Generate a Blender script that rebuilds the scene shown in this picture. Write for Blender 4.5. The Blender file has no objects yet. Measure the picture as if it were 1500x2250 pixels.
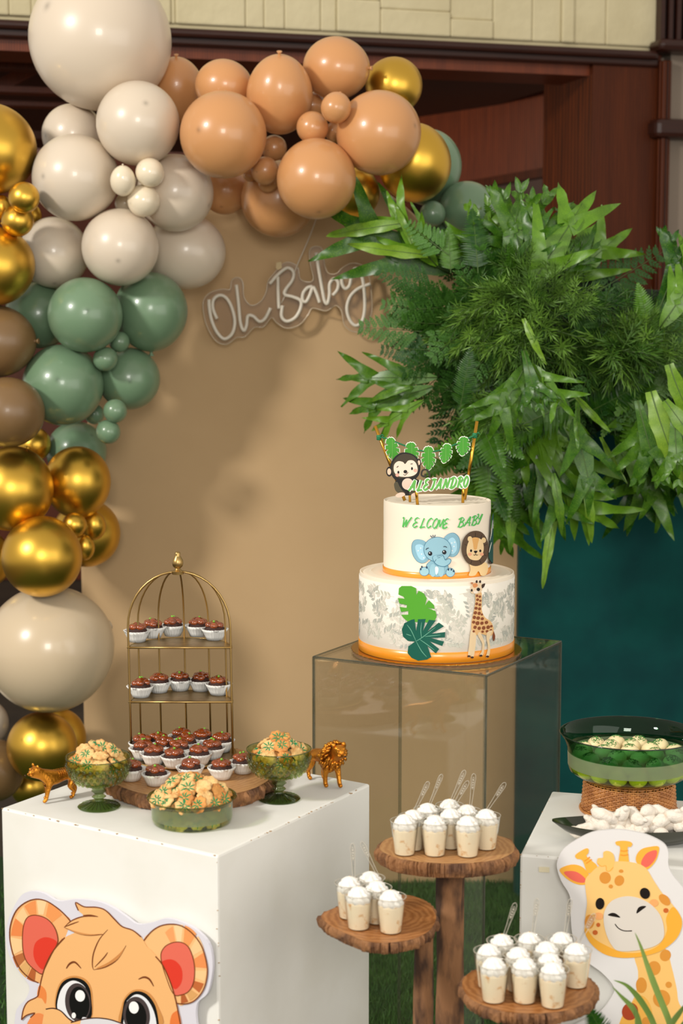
import bpy, bmesh, math, random
from mathutils import Vector, Matrix, Euler
PI = math.pi
random.seed(11)
SC = bpy.context.scene
C = SC.collection

# ------------------------------------------------------------------ camera, world, lamps, exposure
TH = math.radians(6.71); CAMZ = 1.72; F = 3700.0
CAM = Vector((0, 0, CAMZ))
cd = bpy.data.cameras.new('camera'); cam = bpy.data.objects.new('camera', cd); C.objects.link(cam)
cam.location = CAM; cam.rotation_euler = (PI/2 - TH, 0, 0)
cd.sensor_fit = 'AUTO'; cd.sensor_width = 36.0; cd.lens = F/2250*36.0
cd.clip_start = .05; cd.clip_end = 60
cd.dof.use_dof = True; cd.dof.focus_distance = 3.2; cd.dof.aperture_fstop = 5.6
SC.camera = cam
world = bpy.data.worlds.new('room_light'); SC.world = world; world.use_nodes = True
world.node_tree.nodes['Background'].inputs[0].default_value = (1.0, .91, .79, 1)
world.node_tree.nodes['Background'].inputs[1].default_value = .62
def area(name, loc, target, size, power, col, shape='DISK', size_y=None):
    l = bpy.data.lights.new(name, 'AREA'); l.energy = power; l.color = col; l.shape = shape; l.size = size
    if size_y: l.size_y = size_y
    o = bpy.data.objects.new(name, l); C.objects.link(o); o.location = loc
    o.rotation_euler = (Vector(target) - Vector(loc)).to_track_quat('-Z', 'Y').to_euler()
    return o
area('key_lamp', (-4.0, .45, 4.1), (0, 3.7, 1.3), .75, 232, (1, .96, .89))
area('side_fill', (2.7, .2, 1.9), (0, 3.0, .7), 3.4, 50, (1, .97, .92), 'RECTANGLE', 2.4)  # unseen fill added to lift the left plinth's dim right face
area('interior_fill', (-1.0, 7.3, 2.45), (1.2, 8.6, 2.0), .3, 13, (1, .78, .55))  # unseen fill added to brighten the wood inside the opening
area('window_fill', (.15, -1.7, 2.6), (0, 4.2, 1.2), 1.1, 90, (1, .96, .9), 'RECTANGLE', 1.1)
SC.view_settings.view_transform = 'Standard'; SC.view_settings.look = 'None'
SC.view_settings.gamma = 1; SC.view_settings.use_curve_mapping = False
SC.view_settings.exposure = 0.0
SC.cycles.transparent_max_bounces = 32; SC.cycles.max_bounces = 10
SC.cycles.caustics_reflective = False; SC.cycles.caustics_refractive = False

# ------------------------------------------------------------------ pixel frame (1500 x 2250) <-> world
def ray(px, py):
    x = (px-750)/F; v = -(py-1125)/F
    return Vector((x, math.cos(TH)+v*math.sin(TH), -math.sin(TH)+v*math.cos(TH)))
def PY(px, py, Y):
    d = ray(px, py); return CAM + d*(Y/d.y)
def PZ(px, py, Z):
    d = ray(px, py); return CAM + d*((Z-CAMZ)/d.z)
def pxm(p):                                            # metres per pixel at a world point
    return ((p-CAM).dot(Vector((0, math.cos(TH), -math.sin(TH)))))/F

# ------------------------------------------------------------------ materials
def L(r, g, b):
    f = lambda c: (c/255/12.92) if c/255 <= .04045 else ((c/255+.055)/1.055)**2.4
    return (f(r), f(g), f(b), 1)
def nm(name):
    m = bpy.data.materials.new(name); m.use_nodes = True
    return m, m.node_tree, m.node_tree.nodes['Principled BSDF']
def mat(name, col, rough=.5, metal=0, spec=.5, noise=None, bump=None, coat=0, sheen=0, coords='Object', stretch=(1,1,1)):
    """noise=(scale, second colour, contrast lo, hi)  bump=(scale, strength, distance)"""
    m, nt, b = nm(name)
    b.inputs['Base Color'].default_value = col; b.inputs['Roughness'].default_value = rough
    b.inputs['Metallic'].default_value = metal; b.inputs['Specular IOR Level'].default_value = spec
    b.inputs['Coat Weight'].default_value = coat; b.inputs['Coat Roughness'].default_value = .12
    b.inputs['Sheen Weight'].default_value = sheen
    if noise or bump:
        tc = nt.nodes.new('ShaderNodeTexCoord'); mp = nt.nodes.new('ShaderNodeMapping')
        mp.inputs['Scale'].default_value = stretch
        nt.links.new(tc.outputs[coords], mp.inputs[0])
    if noise:
        n = nt.nodes.new('ShaderNodeTexNoise'); n.inputs['Scale'].default_value = noise[0]; n.inputs['Detail'].default_value = 5
        r = nt.nodes.new('ShaderNodeValToRGB'); lo, hi = (noise[2], noise[3]) if len(noise) > 2 else (.35, .65)
        r.color_ramp.elements[0].position = lo; r.color_ramp.elements[1].position = hi
        r.color_ramp.elements[0].color = col; r.color_ramp.elements[1].color = noise[1]
        nt.links.new(mp.outputs[0], n.inputs[0]); nt.links.new(n.outputs['Fac'], r.inputs[0]); nt.links.new(r.outputs[0], b.inputs['Base Color'])
    if bump:
        n2 = nt.nodes.new('ShaderNodeTexNoise'); n2.inputs['Scale'].default_value = bump[0]; n2.inputs['Detail'].default_value = 4
        bp = nt.nodes.new('ShaderNodeBump'); bp.inputs['Strength'].default_value = bump[1]; bp.inputs['Distance'].default_value = bump[2]
        nt.links.new(mp.outputs[0], n2.inputs[0]); nt.links.new(n2.outputs['Fac'], bp.inputs['Height']); nt.links.new(bp.outputs[0], b.inputs['Normal'])
    return m
def glass(name, col, ior=1.45, rough=.02, frost=0, gain=1.0, bump=None):
    """thin glass: tinted see-through plus Fresnel reflection, optional diffuse frosting"""
    m = bpy.data.materials.new(name); m.use_nodes = True; nt = m.node_tree; nt.nodes.clear()
    out = nt.nodes.new('ShaderNodeOutputMaterial'); tr = nt.nodes.new('ShaderNodeBsdfTransparent'); gl = nt.nodes.new('ShaderNodeBsdfGlossy')
    mx = nt.nodes.new('ShaderNodeMixShader'); fr = nt.nodes.new('ShaderNodeFresnel'); fr.inputs[0].default_value = ior
    ge = nt.nodes.new('ShaderNodeNewGeometry'); bk = nt.nodes.new('ShaderNodeMath'); bk.operation = 'MULTIPLY_ADD'; bk.inputs[1].default_value = 1/ior-ior; bk.inputs[2].default_value = ior
    nt.links.new(ge.outputs['Backfacing'], bk.inputs[0]); nt.links.new(bk.outputs[0], fr.inputs[0])   # thin wall: same reflection from both sides
    tr.inputs[0].default_value = col; gl.inputs['Roughness'].default_value = rough; gl.inputs['Color'].default_value = (gain, gain, gain, 1)
    src = tr.outputs[0]
    if frost:
        df = nt.nodes.new('ShaderNodeBsdfTranslucent'); df.inputs[0].default_value = (min(1, col[0]*1.3), min(1, col[1]*1.3), min(1, col[2]*1.3), 1)
        d2 = nt.nodes.new('ShaderNodeBsdfDiffuse'); d2.inputs[0].default_value = df.inputs[0].default_value
        a = nt.nodes.new('ShaderNodeAddShader'); a = nt.nodes.new('ShaderNodeMixShader'); a.inputs[0].default_value = .5
        nt.links.new(df.outputs[0], a.inputs[1]); nt.links.new(d2.outputs[0], a.inputs[2])
        m2 = nt.nodes.new('ShaderNodeMixShader'); m2.inputs[0].default_value = frost
        nt.links.new(tr.outputs[0], m2.inputs[1]); nt.links.new(a.outputs[0], m2.inputs[2]); src = m2.outputs[0]
    nt.links.new(fr.outputs[0], mx.inputs[0]); nt.links.new(src, mx.inputs[1]); nt.links.new(gl.outputs[0], mx.inputs[2])
    nt.links.new(mx.outputs[0], out.inputs[0])
    if bump:
        tc = nt.nodes.new('ShaderNodeTexCoord'); n2 = nt.nodes.new('ShaderNodeTexNoise'); n2.inputs['Scale'].default_value = bump[0]
        bp = nt.nodes.new('ShaderNodeBump'); bp.inputs['Strength'].default_value = bump[1]; bp.inputs['Distance'].default_value = bump[2]
        nt.links.new(tc.outputs['Object'], n2.inputs[0]); nt.links.new(n2.outputs['Fac'], bp.inputs['Height'])
        nt.links.new(bp.outputs[0], gl.inputs['Normal']); nt.links.new(bp.outputs[0], fr.inputs['Normal'])
    return m
def wood(name, c1, c2, scale=6, dist=3, rough=.35, axis='X', stretch=(1,1,1), rings=False, spec=.4, c3=None):
    m, nt, b = nm(name)
    tc = nt.nodes.new('ShaderNodeTexCoord'); mp = nt.nodes.new('ShaderNodeMapping'); mp.inputs['Scale'].default_value = stretch
    w = nt.nodes.new('ShaderNodeTexWave'); w.wave_type = 'RINGS' if rings else 'BANDS'
    if rings: w.rings_direction = 'Z'
    else: w.bands_direction = axis
    w.inputs['Scale'].default_value = scale; w.inputs['Distortion'].default_value = dist; w.inputs['Detail'].default_value = 3; w.inputs['Detail Scale'].default_value = 1.6
    n = nt.nodes.new('ShaderNodeTexNoise'); n.inputs['Scale'].default_value = scale*.9; n.inputs['Detail'].default_value = 6
    ad = nt.nodes.new('ShaderNodeMath'); ad.operation = 'MULTIPLY_ADD'; ad.inputs[1].default_value = .5
    r = nt.nodes.new('ShaderNodeValToRGB'); r.color_ramp.elements[0].position = .25; r.color_ramp.elements[1].position = .85
    r.color_ramp.elements[0].color = c1; r.color_ramp.elements[1].color = c2
    sc = nt.nodes.new('ShaderNodeMath'); sc.operation = 'MULTIPLY'; sc.inputs[1].default_value = .5
    nt.links.new(tc.outputs['Object'], mp.inputs[0]); nt.links.new(mp.outputs[0], w.inputs[0]); nt.links.new(mp.outputs[0], n.inputs[0])
    nt.links.new(n.outputs['Fac'], sc.inputs[0]); nt.links.new(w.outputs['Fac'], ad.inputs[0]); nt.links.new(sc.outputs[0], ad.inputs[2])
    nt.links.new(ad.outputs[0], r.inputs[0]); nt.links.new(r.outputs[0], b.inputs['Base Color'])
    b.inputs['Roughness'].default_value = rough; b.inputs['Specular IOR Level'].default_value = spec
    return m
def leafmat(name, c1, c2, spots=False, rough=.38):
    m, nt, b = nm(name); out = nt.nodes['Material Output']
    oi = nt.nodes.new('ShaderNodeObjectInfo'); tc = nt.nodes.new('ShaderNodeTexCoord')
    n = nt.nodes.new('ShaderNodeTexNoise'); n.inputs['Scale'].default_value = 14
    ad = nt.nodes.new('ShaderNodeMath'); ad.operation = 'MULTIPLY_ADD'; ad.inputs[1].default_value = .55
    ml = nt.nodes.new('ShaderNodeMath'); ml.operation = 'MULTIPLY'; ml.inputs[1].default_value = .5
    r = nt.nodes.new('ShaderNodeValToRGB'); r.color_ramp.elements[0].position = .2; r.color_ramp.elements[1].position = .85
    r.color_ramp.elements[0].color = c1; r.color_ramp.elements[1].color = c2
    nt.links.new(tc.outputs['Object'], n.inputs[0]); nt.links.new(n.outputs['Fac'], ml.inputs[0])
    nt.links.new(oi.outputs['Random'], ad.inputs[0]); nt.links.new(ml.outputs[0], ad.inputs[2]); nt.links.new(ad.outputs[0], r.inputs[0])
    col = r.outputs[0]
    if spots:
        v = nt.nodes.new('ShaderNodeTexVoronoi'); v.inputs['Scale'].default_value = 95
        r2 = nt.nodes.new('ShaderNodeValToRGB'); r2.color_ramp.elements[0].position = .12; r2.color_ramp.elements[1].position = .25
        r2.color_ramp.elements[0].color = (1,1,1,1); r2.color_ramp.elements[1].color = (0,0,0,1)
        mx = nt.nodes.new('ShaderNodeMixRGB'); mx.inputs[2].default_value = (c2[0]*1.9, c2[1]*1.5, c2[2]*1.5, 1)
        nt.links.new(tc.outputs['Object'], v.inputs[0]); nt.links.new(v.outputs['Distance'], r2.inputs[0])
        nt.links.new(r2.outputs[0], mx.inputs[0]); nt.links.new(col, mx.inputs[1]); col = mx.outputs[0]
    nt.links.new(col, b.inputs['Base Color']); b.inputs['Roughness'].default_value = rough
    t = nt.nodes.new('ShaderNodeBsdfTranslucent'); nt.links.new(col, t.inputs[0])
    ms = nt.nodes.new('ShaderNodeMixShader'); ms.inputs[0].default_value = .22
    nt.links.new(b.outputs[0], ms.inputs[1]); nt.links.new(t.outputs[0], ms.inputs[2]); nt.links.new(ms.outputs[0], out.inputs[0])
    return m
def latex(name, col, rough=.3, metal=0, nub=.62, coat=.25):
    """balloon skin: the thick latex spot at the crown (local +Z) is a little darker"""
    m, nt, b = nm(name)
    tc = nt.nodes.new('ShaderNodeTexCoord'); sx = nt.nodes.new('ShaderNodeSeparateXYZ')
    r = nt.nodes.new('ShaderNodeValToRGB'); r.color_ramp.elements[0].position = .9955; r.color_ramp.elements[1].position = .9995
    r.color_ramp.elements[0].color = col; r.color_ramp.elements[1].color = (col[0]*nub, col[1]*nub, col[2]*nub, 1)
    nt.links.new(tc.outputs['Object'], sx.inputs[0]); nt.links.new(sx.outputs['Z'], r.inputs[0]); nt.links.new(r.outputs[0], b.inputs['Base Color'])
    b.inputs['Roughness'].default_value = rough; b.inputs['Metallic'].default_value = metal
    b.inputs['Coat Weight'].default_value = coat; b.inputs['Coat Roughness'].default_value = .08
    return m

# ------------------------------------------------------------------ mesh builder
LOG = []                                                # parts in the order they are made
class MB:
    def __init__(s): s.v = []; s.f = []; s.m = []
    def add(s, vs, fs, mi=0):
        o = len(s.v); s.v += [Vector(x) for x in vs]; s.f += [tuple(i+o for i in f) for f in fs]; s.m += [mi]*len(fs); return s
    def box(s, c, d, R=None, mi=0):
        x, y, z = d[0]/2, d[1]/2, d[2]/2
        vs = [Vector((a*x, b*y, e*z)) for e in (-1, 1) for b in (-1, 1) for a in (-1, 1)]
        if R is not None: vs = [R @ v for v in vs]
        return s.add([v+Vector(c) for v in vs], [(0,2,3,1),(4,5,7,6),(0,1,5,4),(2,6,7,3),(0,4,6,2),(1,3,7,5)], mi)
    def hexa(s, P, mi=0):                              # 4 bottom + 4 top corners, counter-clockwise
        return s.add(P, [(3,2,1,0),(4,5,6,7),(0,1,5,4),(1,2,6,5),(2,3,7,6),(3,0,4,7)], mi)
    def lathe(s, prof, n=24, c=(0,0,0), mi=0, sx=1, sy=1, mod=None, closed=False):
        vs = []; fs = []; k = len(prof)
        for i in range(n):
            a = 2*PI*i/n
            for j, (r, z) in enumerate(prof):
                q = r*(mod(a, z, j) if mod else 1); vs.append((c[0]+q*math.cos(a)*sx, c[1]+q*math.sin(a)*sy, c[2]+z))
        for i in range(n):
            for j in range(k-1 if not closed else k):
                a, b = i*k+j, ((i+1) % n)*k+j; a2, b2 = i*k+(j+1) % k, ((i+1) % n)*k+(j+1) % k
                fs.append((a, b, b2, a2))
        return s.add(vs, fs, mi)
    def tube(s, pts, r, n=8, closed=False, cap=True, mi=0):
        pts = [Vector(p) for p in pts]; k = len(pts); vs = []; fs = []; up = None
        rr = r if isinstance(r, (list, tuple)) else [r]*k
        for i, p in enumerate(pts):
            a = pts[(i-1) % k] if (closed or i > 0) else p; b = pts[(i+1) % k] if (closed or i < k-1) else p
            t = (b-a).normalized() if (b-a).length > 1e-9 else Vector((0,0,1))
            if up is None: up = t.orthogonal().normalized()
            up = (up - t*up.dot(t)); up = up.normalized() if up.length > 1e-6 else t.orthogonal().normalized()
            w = t.cross(up)
            for j in range(n):
                q = 2*PI*j/n; vs.append(p + (up*math.cos(q) + w*math.sin(q))*rr[i])
        for i in range(k if closed else k-1):
            i2 = (i+1) % k
            for j in range(n): fs.append((i*n+j, i*n+(j+1) % n, i2*n+(j+1) % n, i2*n+j))
        if cap and not closed: fs += [tuple(range(n-1, -1, -1)), tuple((k-1)*n+j for j in range(n))]
        return s.add(vs, fs, mi)
    def ball(s, c, r, n=12, m=8, mi=0):
        r = r if isinstance(r, (tuple, list)) else (r, r, r)
        vs = [(c[0], c[1], c[2]-r[2])]; fs = []
        for j in range(1, m):
            t = -PI/2+PI*j/m
            for i in range(n):
                a = 2*PI*i/n; vs.append((c[0]+r[0]*math.cos(t)*math.cos(a), c[1]+r[1]*math.cos(t)*math.sin(a), c[2]+r[2]*math.sin(t)))
        vs.append((c[0], c[1], c[2]+r[2])); T = len(vs)-1
        for i in range(n):
            fs.append((0, 1+(i+1) % n, 1+i)); fs.append((T, 1+(m-2)*n+i, 1+(m-2)*n+(i+1) % n))
            for j in range(m-2):
                a = 1+j*n; fs.append((a+i, a+(i+1) % n, a+n+(i+1) % n, a+n+i))
        return s.add(vs, fs, mi)
    def mesh(s, name, mats, smooth=False, origin=(0,0,0)):
        me = bpy.data.meshes.new(name); o = Vector(origin)
        me.from_pydata([v-o for v in s.v], [], s.f)
        for m in (mats if isinstance(mats, (list, tuple)) else [mats]): me.materials.append(m)
        me.polygons.foreach_set('material_index', s.m)
        me.polygons.foreach_set('use_smooth', [bool(smooth)]*len(s.f))
        me.update()
        if smooth and smooth is not True:
            me.set_sharp_from_angle(angle=math.radians(smooth))
        return me
    def build(s, name, mats, parent=None, smooth=False, origin=None):
        if origin is None: origin = parent.location if parent is not None else (0,0,0)
        o = bpy.data.objects.new(name, s.mesh(name, mats, smooth, origin)); C.objects.link(o); LOG.append(o)
        if parent is not None: o.parent = parent
        return o
def bevel(o, w=.003, seg=2):
    m = o.modifiers.new('edge', 'BEVEL'); m.width = w; m.segments = seg; m.limit_method = 'ANGLE'; return o
def tag(o, label=None, cat=None, group=None, kind=None):
    if label: o['label'] = label
    if cat: o['category'] = cat
    if group: o['group'] = group
    if kind: o['kind'] = kind
    return o
def thing(name, label, cat, loc=(0,0,0), group=None, rot=None):
    o = bpy.data.objects.new(name, None); C.objects.link(o); o.location = loc; o.empty_display_size = .02
    if rot: o.rotation_euler = rot
    return tag(o, label, cat, group)
KIDS = {}
def kids(r):
    if r.name not in KIDS: KIDS[r.name] = [o for o in bpy.data.objects if o.parent == r]
    return KIDS[r.name]
def dup(r, loc, rot=None, label=None, scale=None, group=None):
    n = r.copy(); C.objects.link(n); n.location = loc
    if rot is not None: n.rotation_euler = rot
    if scale is not None: n.scale = (scale,)*3 if not isinstance(scale, (tuple, list, Vector)) else scale
    if label: n['label'] = label
    if group: n['group'] = group
    for c in kids(r):
        d = c.copy(); C.objects.link(d); d.parent = n
        for g in kids(c):
            e = g.copy(); C.objects.link(e); e.parent = d
    return n
def from_mesh(name, me, parent=None):
    o = bpy.data.objects.new(name, me); C.objects.link(o)
    if parent is not None: o.parent = parent
    return o
ORD = ['leftmost', 'second from left', 'third from left', 'fourth from left', 'fifth from left', 'sixth from left', 'seventh from left', 'eighth from left',
       'ninth from left', 'tenth from left', 'eleventh from left', 'twelfth from left', 'thirteenth from left', 'fourteenth from left', 'fifteenth from left',
       'sixteenth from left', 'seventeenth from left', 'eighteenth from left', 'nineteenth from left', 'twentieth from left']
def ordn(i, n): return 'rightmost' if (i == n-1 and n > 1) else ORD[i]

# ------------------------------------------------------------------ flat shapes on planes and cylinders
def cr(p, closed=True, n=4):
    p = [Vector((a[0], a[1], 0)) for a in p]; k = len(p); out = []
    for i in range(k if closed else k-1):
        g = lambda j: p[j % k] if closed else p[max(0, min(k-1, j))]
        a, b, c, d = g(i-1), g(i), g(i+1), g(i+2)
        for s in range(n):
            t = s/n; out.append(.5*((2*b)+(c-a)*t+(2*a-5*b+4*c-d)*t*t+(3*b-a-3*c+d)*t**3))
    if not closed: out.append(p[-1])
    return [(v.x, v.y) for v in out]
def ell(cx, cy, rx, ry, rot=0, n=20):
    c, s = math.cos(math.radians(rot)), math.sin(math.radians(rot))
    return [(cx+rx*math.cos(a)*c-ry*math.sin(a)*s, cy+rx*math.cos(a)*s+ry*math.sin(a)*c) for a in (2*PI*i/n for i in range(n))]
class Plane:                                            # vertical plane through O along horizontal unit u; h is towards the camera
    curved = False
    def __init__(s, O, u, up=Vector((0,0,1))):
        s.O = Vector(O); s.u = Vector(u).normalized(); s.w = up.normalized(); s.n = s.u.cross(s.w).normalized()
        if s.n.dot(CAM-s.O) < 0: s.n = -s.n
    def to2(s, px, py):
        d = ray(px, py); p = CAM + d*((s.O-CAM).dot(s.n)/d.dot(s.n)) - s.O
        return p.dot(s.u), p.dot(s.w)
    def to3(s, a, b, h=0): return s.O + s.u*a + s.w*b + s.n*h
class Cyl:
    curved = True
    def __init__(s, c, R): s.c = Vector(c); s.R = R
    def to2(s, px, py):
        d = ray(px, py); o = CAM - s.c; A = d.x**2+d.y**2; B = o.x*d.x+o.y*d.y; Q = o.x**2+o.y**2-s.R**2
        D = max(0, B*B-A*Q); t = (-B-math.sqrt(D))/A; p = CAM+d*t-s.c
        return math.atan2(p.x, -p.y)*s.R, p.z
    def to3(s, a, b, h=0):
        q = a/s.R; return s.c + Vector((math.sin(q)*(s.R+h), -math.cos(q)*(s.R+h), b))
def shape(sf, name, pts, m, parent, h=0, conv=None, smooth=True, thick=0, kind=None, n=4):
    """a filled outline (picture frame of the photograph) laid on a real surface at height h"""
    if smooth: pts = cr(pts, True, n)
    if conv: pts = [conv(*p) for p in pts]
    q = [sf.to2(*p) for p in pts]
    bm = bmesh.new(); vs = [bm.verts.new((a, b, 0)) for a, b in q]
    try: bm.faces.new(vs)
    except ValueError: pass
    bmesh.ops.triangulate(bm, faces=bm.faces[:], ngon_method='EAR_CLIP')
    if sf.curved:
        for _ in range(5):
            es = [e for e in bm.edges if abs(e.verts[0].co.x-e.verts[1].co.x) > .006]
            if not es: break
            bmesh.ops.subdivide_edges(bm, edges=es, cuts=1); bmesh.ops.triangulate(bm, faces=bm.faces[:])
    if thick:
        r = bmesh.ops.extrude_face_region(bm, geom=bm.faces[:])
        for v in [g for g in r['geom'] if isinstance(g, bmesh.types.BMVert)]: v.co.z = -thick
    o = Vector(parent.location) if parent is not None else Vector((0,0,0))
    for v in bm.verts: v.co = sf.to3(v.co.x, v.co.y, h+v.co.z) - o
    bmesh.ops.recalc_face_normals(bm, faces=bm.faces[:])
    me = bpy.data.meshes.new(name); bm.to_mesh(me); bm.free(); me.materials.append(m)
    ob = bpy.data.objects.new(name, me); C.objects.link(ob); LOG.append(ob)
    if parent is not None: ob.parent = parent
    if kind: ob['kind'] = kind
    return ob
def ribbon(pts, w, closed=False, taper=False, nib=None):
    p = [Vector((a[0], a[1])) for a in pts]; k = len(p); A = []; B = []
    for i in range(k):
        a = p[(i-1) % k] if (closed or i) else p[i]; b = p[(i+1) % k] if (closed or i < k-1) else p[i]
        t = (b-a); t = t.normalized() if t.length > 1e-9 else Vector((1, 0)); q = Vector((-t.y, t.x))
        ww = w
        if taper: ww = w*(.25+.75*math.sin(PI*min(1, max(0, (i+.5)/k))))
        if nib is not None: ww = w*(.45+.75*abs(t.x*math.sin(nib)-t.y*math.cos(nib)))
        A.append(p[i]+q*ww/2); B.append(p[i]-q*ww/2)
    return A, B
def strokes(sf, name, lines, w, m, parent, h=0, conv=None, closed=False, taper=False, nib=None, sm=4, smooth=True):
    mb = MB()
    for pts in lines:
        pts = cr(pts, closed, sm) if smooth else pts
        A, B = ribbon(pts, w, closed, taper, nib); k = len(A)
        if conv: A = [conv(*a) for a in A]; B = [conv(*b) for b in B]
        hh = lambda i: h+i*1.5e-6                       # tiny rise along the stroke so crossing strokes lie on each other
        vs = [sf.to3(*sf.to2(a[0], a[1]), hh(i)) for i, a in enumerate(A)]+[sf.to3(*sf.to2(b[0], b[1]), hh(i)) for i, b in enumerate(B)]
        mb.add(vs, [(i, (i+1) % k, k+(i+1) % k, k+i) for i in range(k if closed else k-1)])
    return mb.build(name, m, parent)

# ------------------------------------------------------------------ the setting
WA = math.radians(16.5); WY = 6.3
WU = Vector((math.cos(WA), math.sin(WA), 0)); WN = Vector((math.sin(WA), -math.cos(WA), 0))
def wplane(d): return Plane(Vector((0, WY, 0)) - WN*d, WU)
def wbox(name, px0, px1, py0, py1, d0, d1, m, parent=None, kind='structure', z0=None, zx=None):
    """box standing in the back wall: front face at offset d0 behind the wall line, seen over the given frame"""
    P = wplane(d0); xm, ym = (px0+px1)/2, (py0+py1)/2
    a0, a1 = P.to2(px0, ym)[0], P.to2(px1, ym)[0]; b1, b0 = P.to2(zx or xm, py0)[1], P.to2(zx or xm, py1)[1]
    if z0 is not None: b0 = z0
    k = d1-d0
    mb = MB(); mb.hexa([P.to3(a0, b0), P.to3(a1, b0), P.to3(a1, b0, -k), P.to3(a0, b0, -k), P.to3(a0, b1), P.to3(a1, b1), P.to3(a1, b1, -k), P.to3(a0, b1, -k)])
    o = mb.build(name, m, parent)
    if parent is None: o['kind'] = kind
    return o
M_stone = mat('cream_stone_paint', L(214, 203, 166), .75, bump=(9, .5, .02), noise=(3, L(200, 188, 150)))
M_mortar = mat('cream_mortar', L(208, 196, 158), .85)
M_dark = wood('dark_stained_wood', L(38, 16, 10), L(62, 27, 15), 9, 4, .35, 'Z', (1, 1, 8))
M_red = wood('red_brown_wood', L(52, 20, 6), L(98, 44, 14), 7, 3, .42, 'X', (5, 5, .35), spec=.2)
M_brown = wood('interior_wood', L(84, 34, 13), L(134, 62, 26), 9, 3, .4, 'X', (4, 4, .3))
M_black = mat('black_brown_wood', L(26, 13, 9), .5)
M_white_wall = mat('grey_white_plaster', L(136, 122, 108), .8, bump=(40, .15, .003))
M_mauve = mat('mauve_plaster', L(132, 108, 100), .85)
M_floor = mat('concrete_floor', L(60, 52, 42), .8, noise=(4, L(75, 65, 52)))
mb = MB(); mb.box((0, 4.5, -.06), (12, 13, .1)); tag(mb.build('floor', M_floor), kind='structure')
mb = MB(); mb.box((0, 10.9, 2), (12, .1, 4)); wf = mb.build('wall_far', M_brown); tag(wf, kind='structure')
wb = wbox('wall_back', -700, 1452, -700, 78, .03, .4, M_mortar, zx=725)
P0 = wplane(0.03)
zt = P0.to2(725, 75)[1]
# cream stone facing blocks, each one a part of the wall
row = [-560, -440, -300, -150, -82, 19, 68, 180, 300, 374, 384, 537, 578, 623, 702, 737, 832, 986, 1080, 1166, 1230, 1257, 1328, 1449]
random.seed(4)
for i in range(len(row)-1):
    a0, a1 = P0.to2(row[i], 40)[0], P0.to2(row[i+1], 40)[0]
    if a1-a0 < .012: continue
    cuts = [zt+.01]
    y = zt+.01
    split = {5: .1, 11: .22, 15: .13, 16: .1, 17: .075, 19: .2}.get(i, random.uniform(.2, .4))
    zs = [zt+.008, zt+.008+split*.9, zt+.75+random.uniform(-.1, .1), zt+1.2]
    for j in range(3):
        mb = MB(); t = random.uniform(.012, .024)
        mb.hexa([P0.to3(a0, zs[j]), P0.to3(a1, zs[j]), P0.to3(a1, zs[j], t), P0.to3(a0, zs[j], t),
                 P0.to3(a0, zs[j+1]), P0.to3(a1, zs[j+1]), P0.to3(a1, zs[j+1], t), P0.to3(a0, zs[j+1], t)])
        bevel(mb.build('stone_block', M_stone, wb), .007, 2)
bevel(wbox('trim_1', -900, 1449, 76, 96, -.05, .3, M_dark, zx=725), .012)
bevel(wbox('trim_2', -900, 1449, 94, 114, -.02, .3, M_dark, zx=725), .008)
wbox('trim_3', -900, 1300, 112, 142, .03, .3, M_brown, zx=725)
wbox('wall_pillar', 1298, 1446, 118, 700, 0, .47, M_red, z0=0, zx=1372)
for i, (a, b, d) in enumerate([(1444, 1451, -.03), (1451, 1460, -.05), (1460, 1470, -.035)]):
    bevel(wbox('trim_%d' % (i+4), a, b, 132, 700, d, .06, M_red, z0=0), .005)
wbox('wall_right', 1468, 2300, 60, 700, .01, .3, M_white_wall, z0=0)
bevel(wbox('trim_7', 1442, 2300, 274, 316, -.07, .02, M_dark), .02)
bevel(wbox('trim_8', 1450, 2300, 104, 131, -.09, .02, M_dark), .02)
wbox('trim_9', 1450, 2300, -500, 106, 0, .2, M_black)
for i, x in enumerate((1457, 1475, 1493, 1511, 1529)):
    wbox('trim_%d' % (i+10), x, x+9, -500, 104, -.03, .02, M_dark)
# inside the opening: panelled side wall, soffit, beams
def quadwall(name, pts, m, t=.06):
    P = [PY(*p) for p in pts]; n = (P[1]-P[0]).cross(P[3]-P[0]).normalized()
    if n.dot(CAM-P[0]) > 0: n = -n
    mb = MB(); mb.hexa([*P, *[p+n*t for p in P]]); return tag(mb.build(name, m), kind='structure')
ia, ib = 7.75, 8.9
o = quadwall('wall_side', [(1215, 366, ia), (800, 440, ib), (800, 272, ib), (1215, 188, ia)], M_brown)
for x in (1050, 925):
    k = (1215-x)/415; Y = ia+(ib-ia)*k
    a, b = PY(x, 366+74*k, Y-.02), PY(x, 188+84*k, Y-.02)
    mb = MB(); mb.box((a+b)/2, (.012, .02, (b-a).length)); mb.build('batten', M_red, o)
quadwall('trim_20', [(1215, 384, ia-.03), (800, 455, ib-.03), (800, 438, ib-.03), (1215, 364, ia-.03)], M_red)
quadwall('trim_21', [(1215, 192, ia-.03), (800, 276, ib-.03), (800, 262, ib-.03), (1215, 175, ia-.03)], M_red)
zc = PY(900, 128, 6.6).z
mb = MB(); p = [Vector((0, WY, zc)) - WN*.3 + WU*(-3), Vector((0, WY, zc)) - WN*.3 + WU*1.2, Vector((0, WY, zc)) - WN*4.2 + WU*1.2, Vector((0, WY, zc)) - WN*4.2 + WU*(-3)]
mb.hexa([*p, *[q+Vector((0, 0, .1)) for q in p]]); tag(mb.build('ceiling', M_black), kind='structure')
for i, (x0, x1, y0, y1, d) in enumerate([(850, 1140, 140, 168, .6), (700, 1030, 182, 216, 1.5)]):
    wbox('trim_%d' % (i+22), x0, x1, y0, y1, d, d+.15, M_black)
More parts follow.
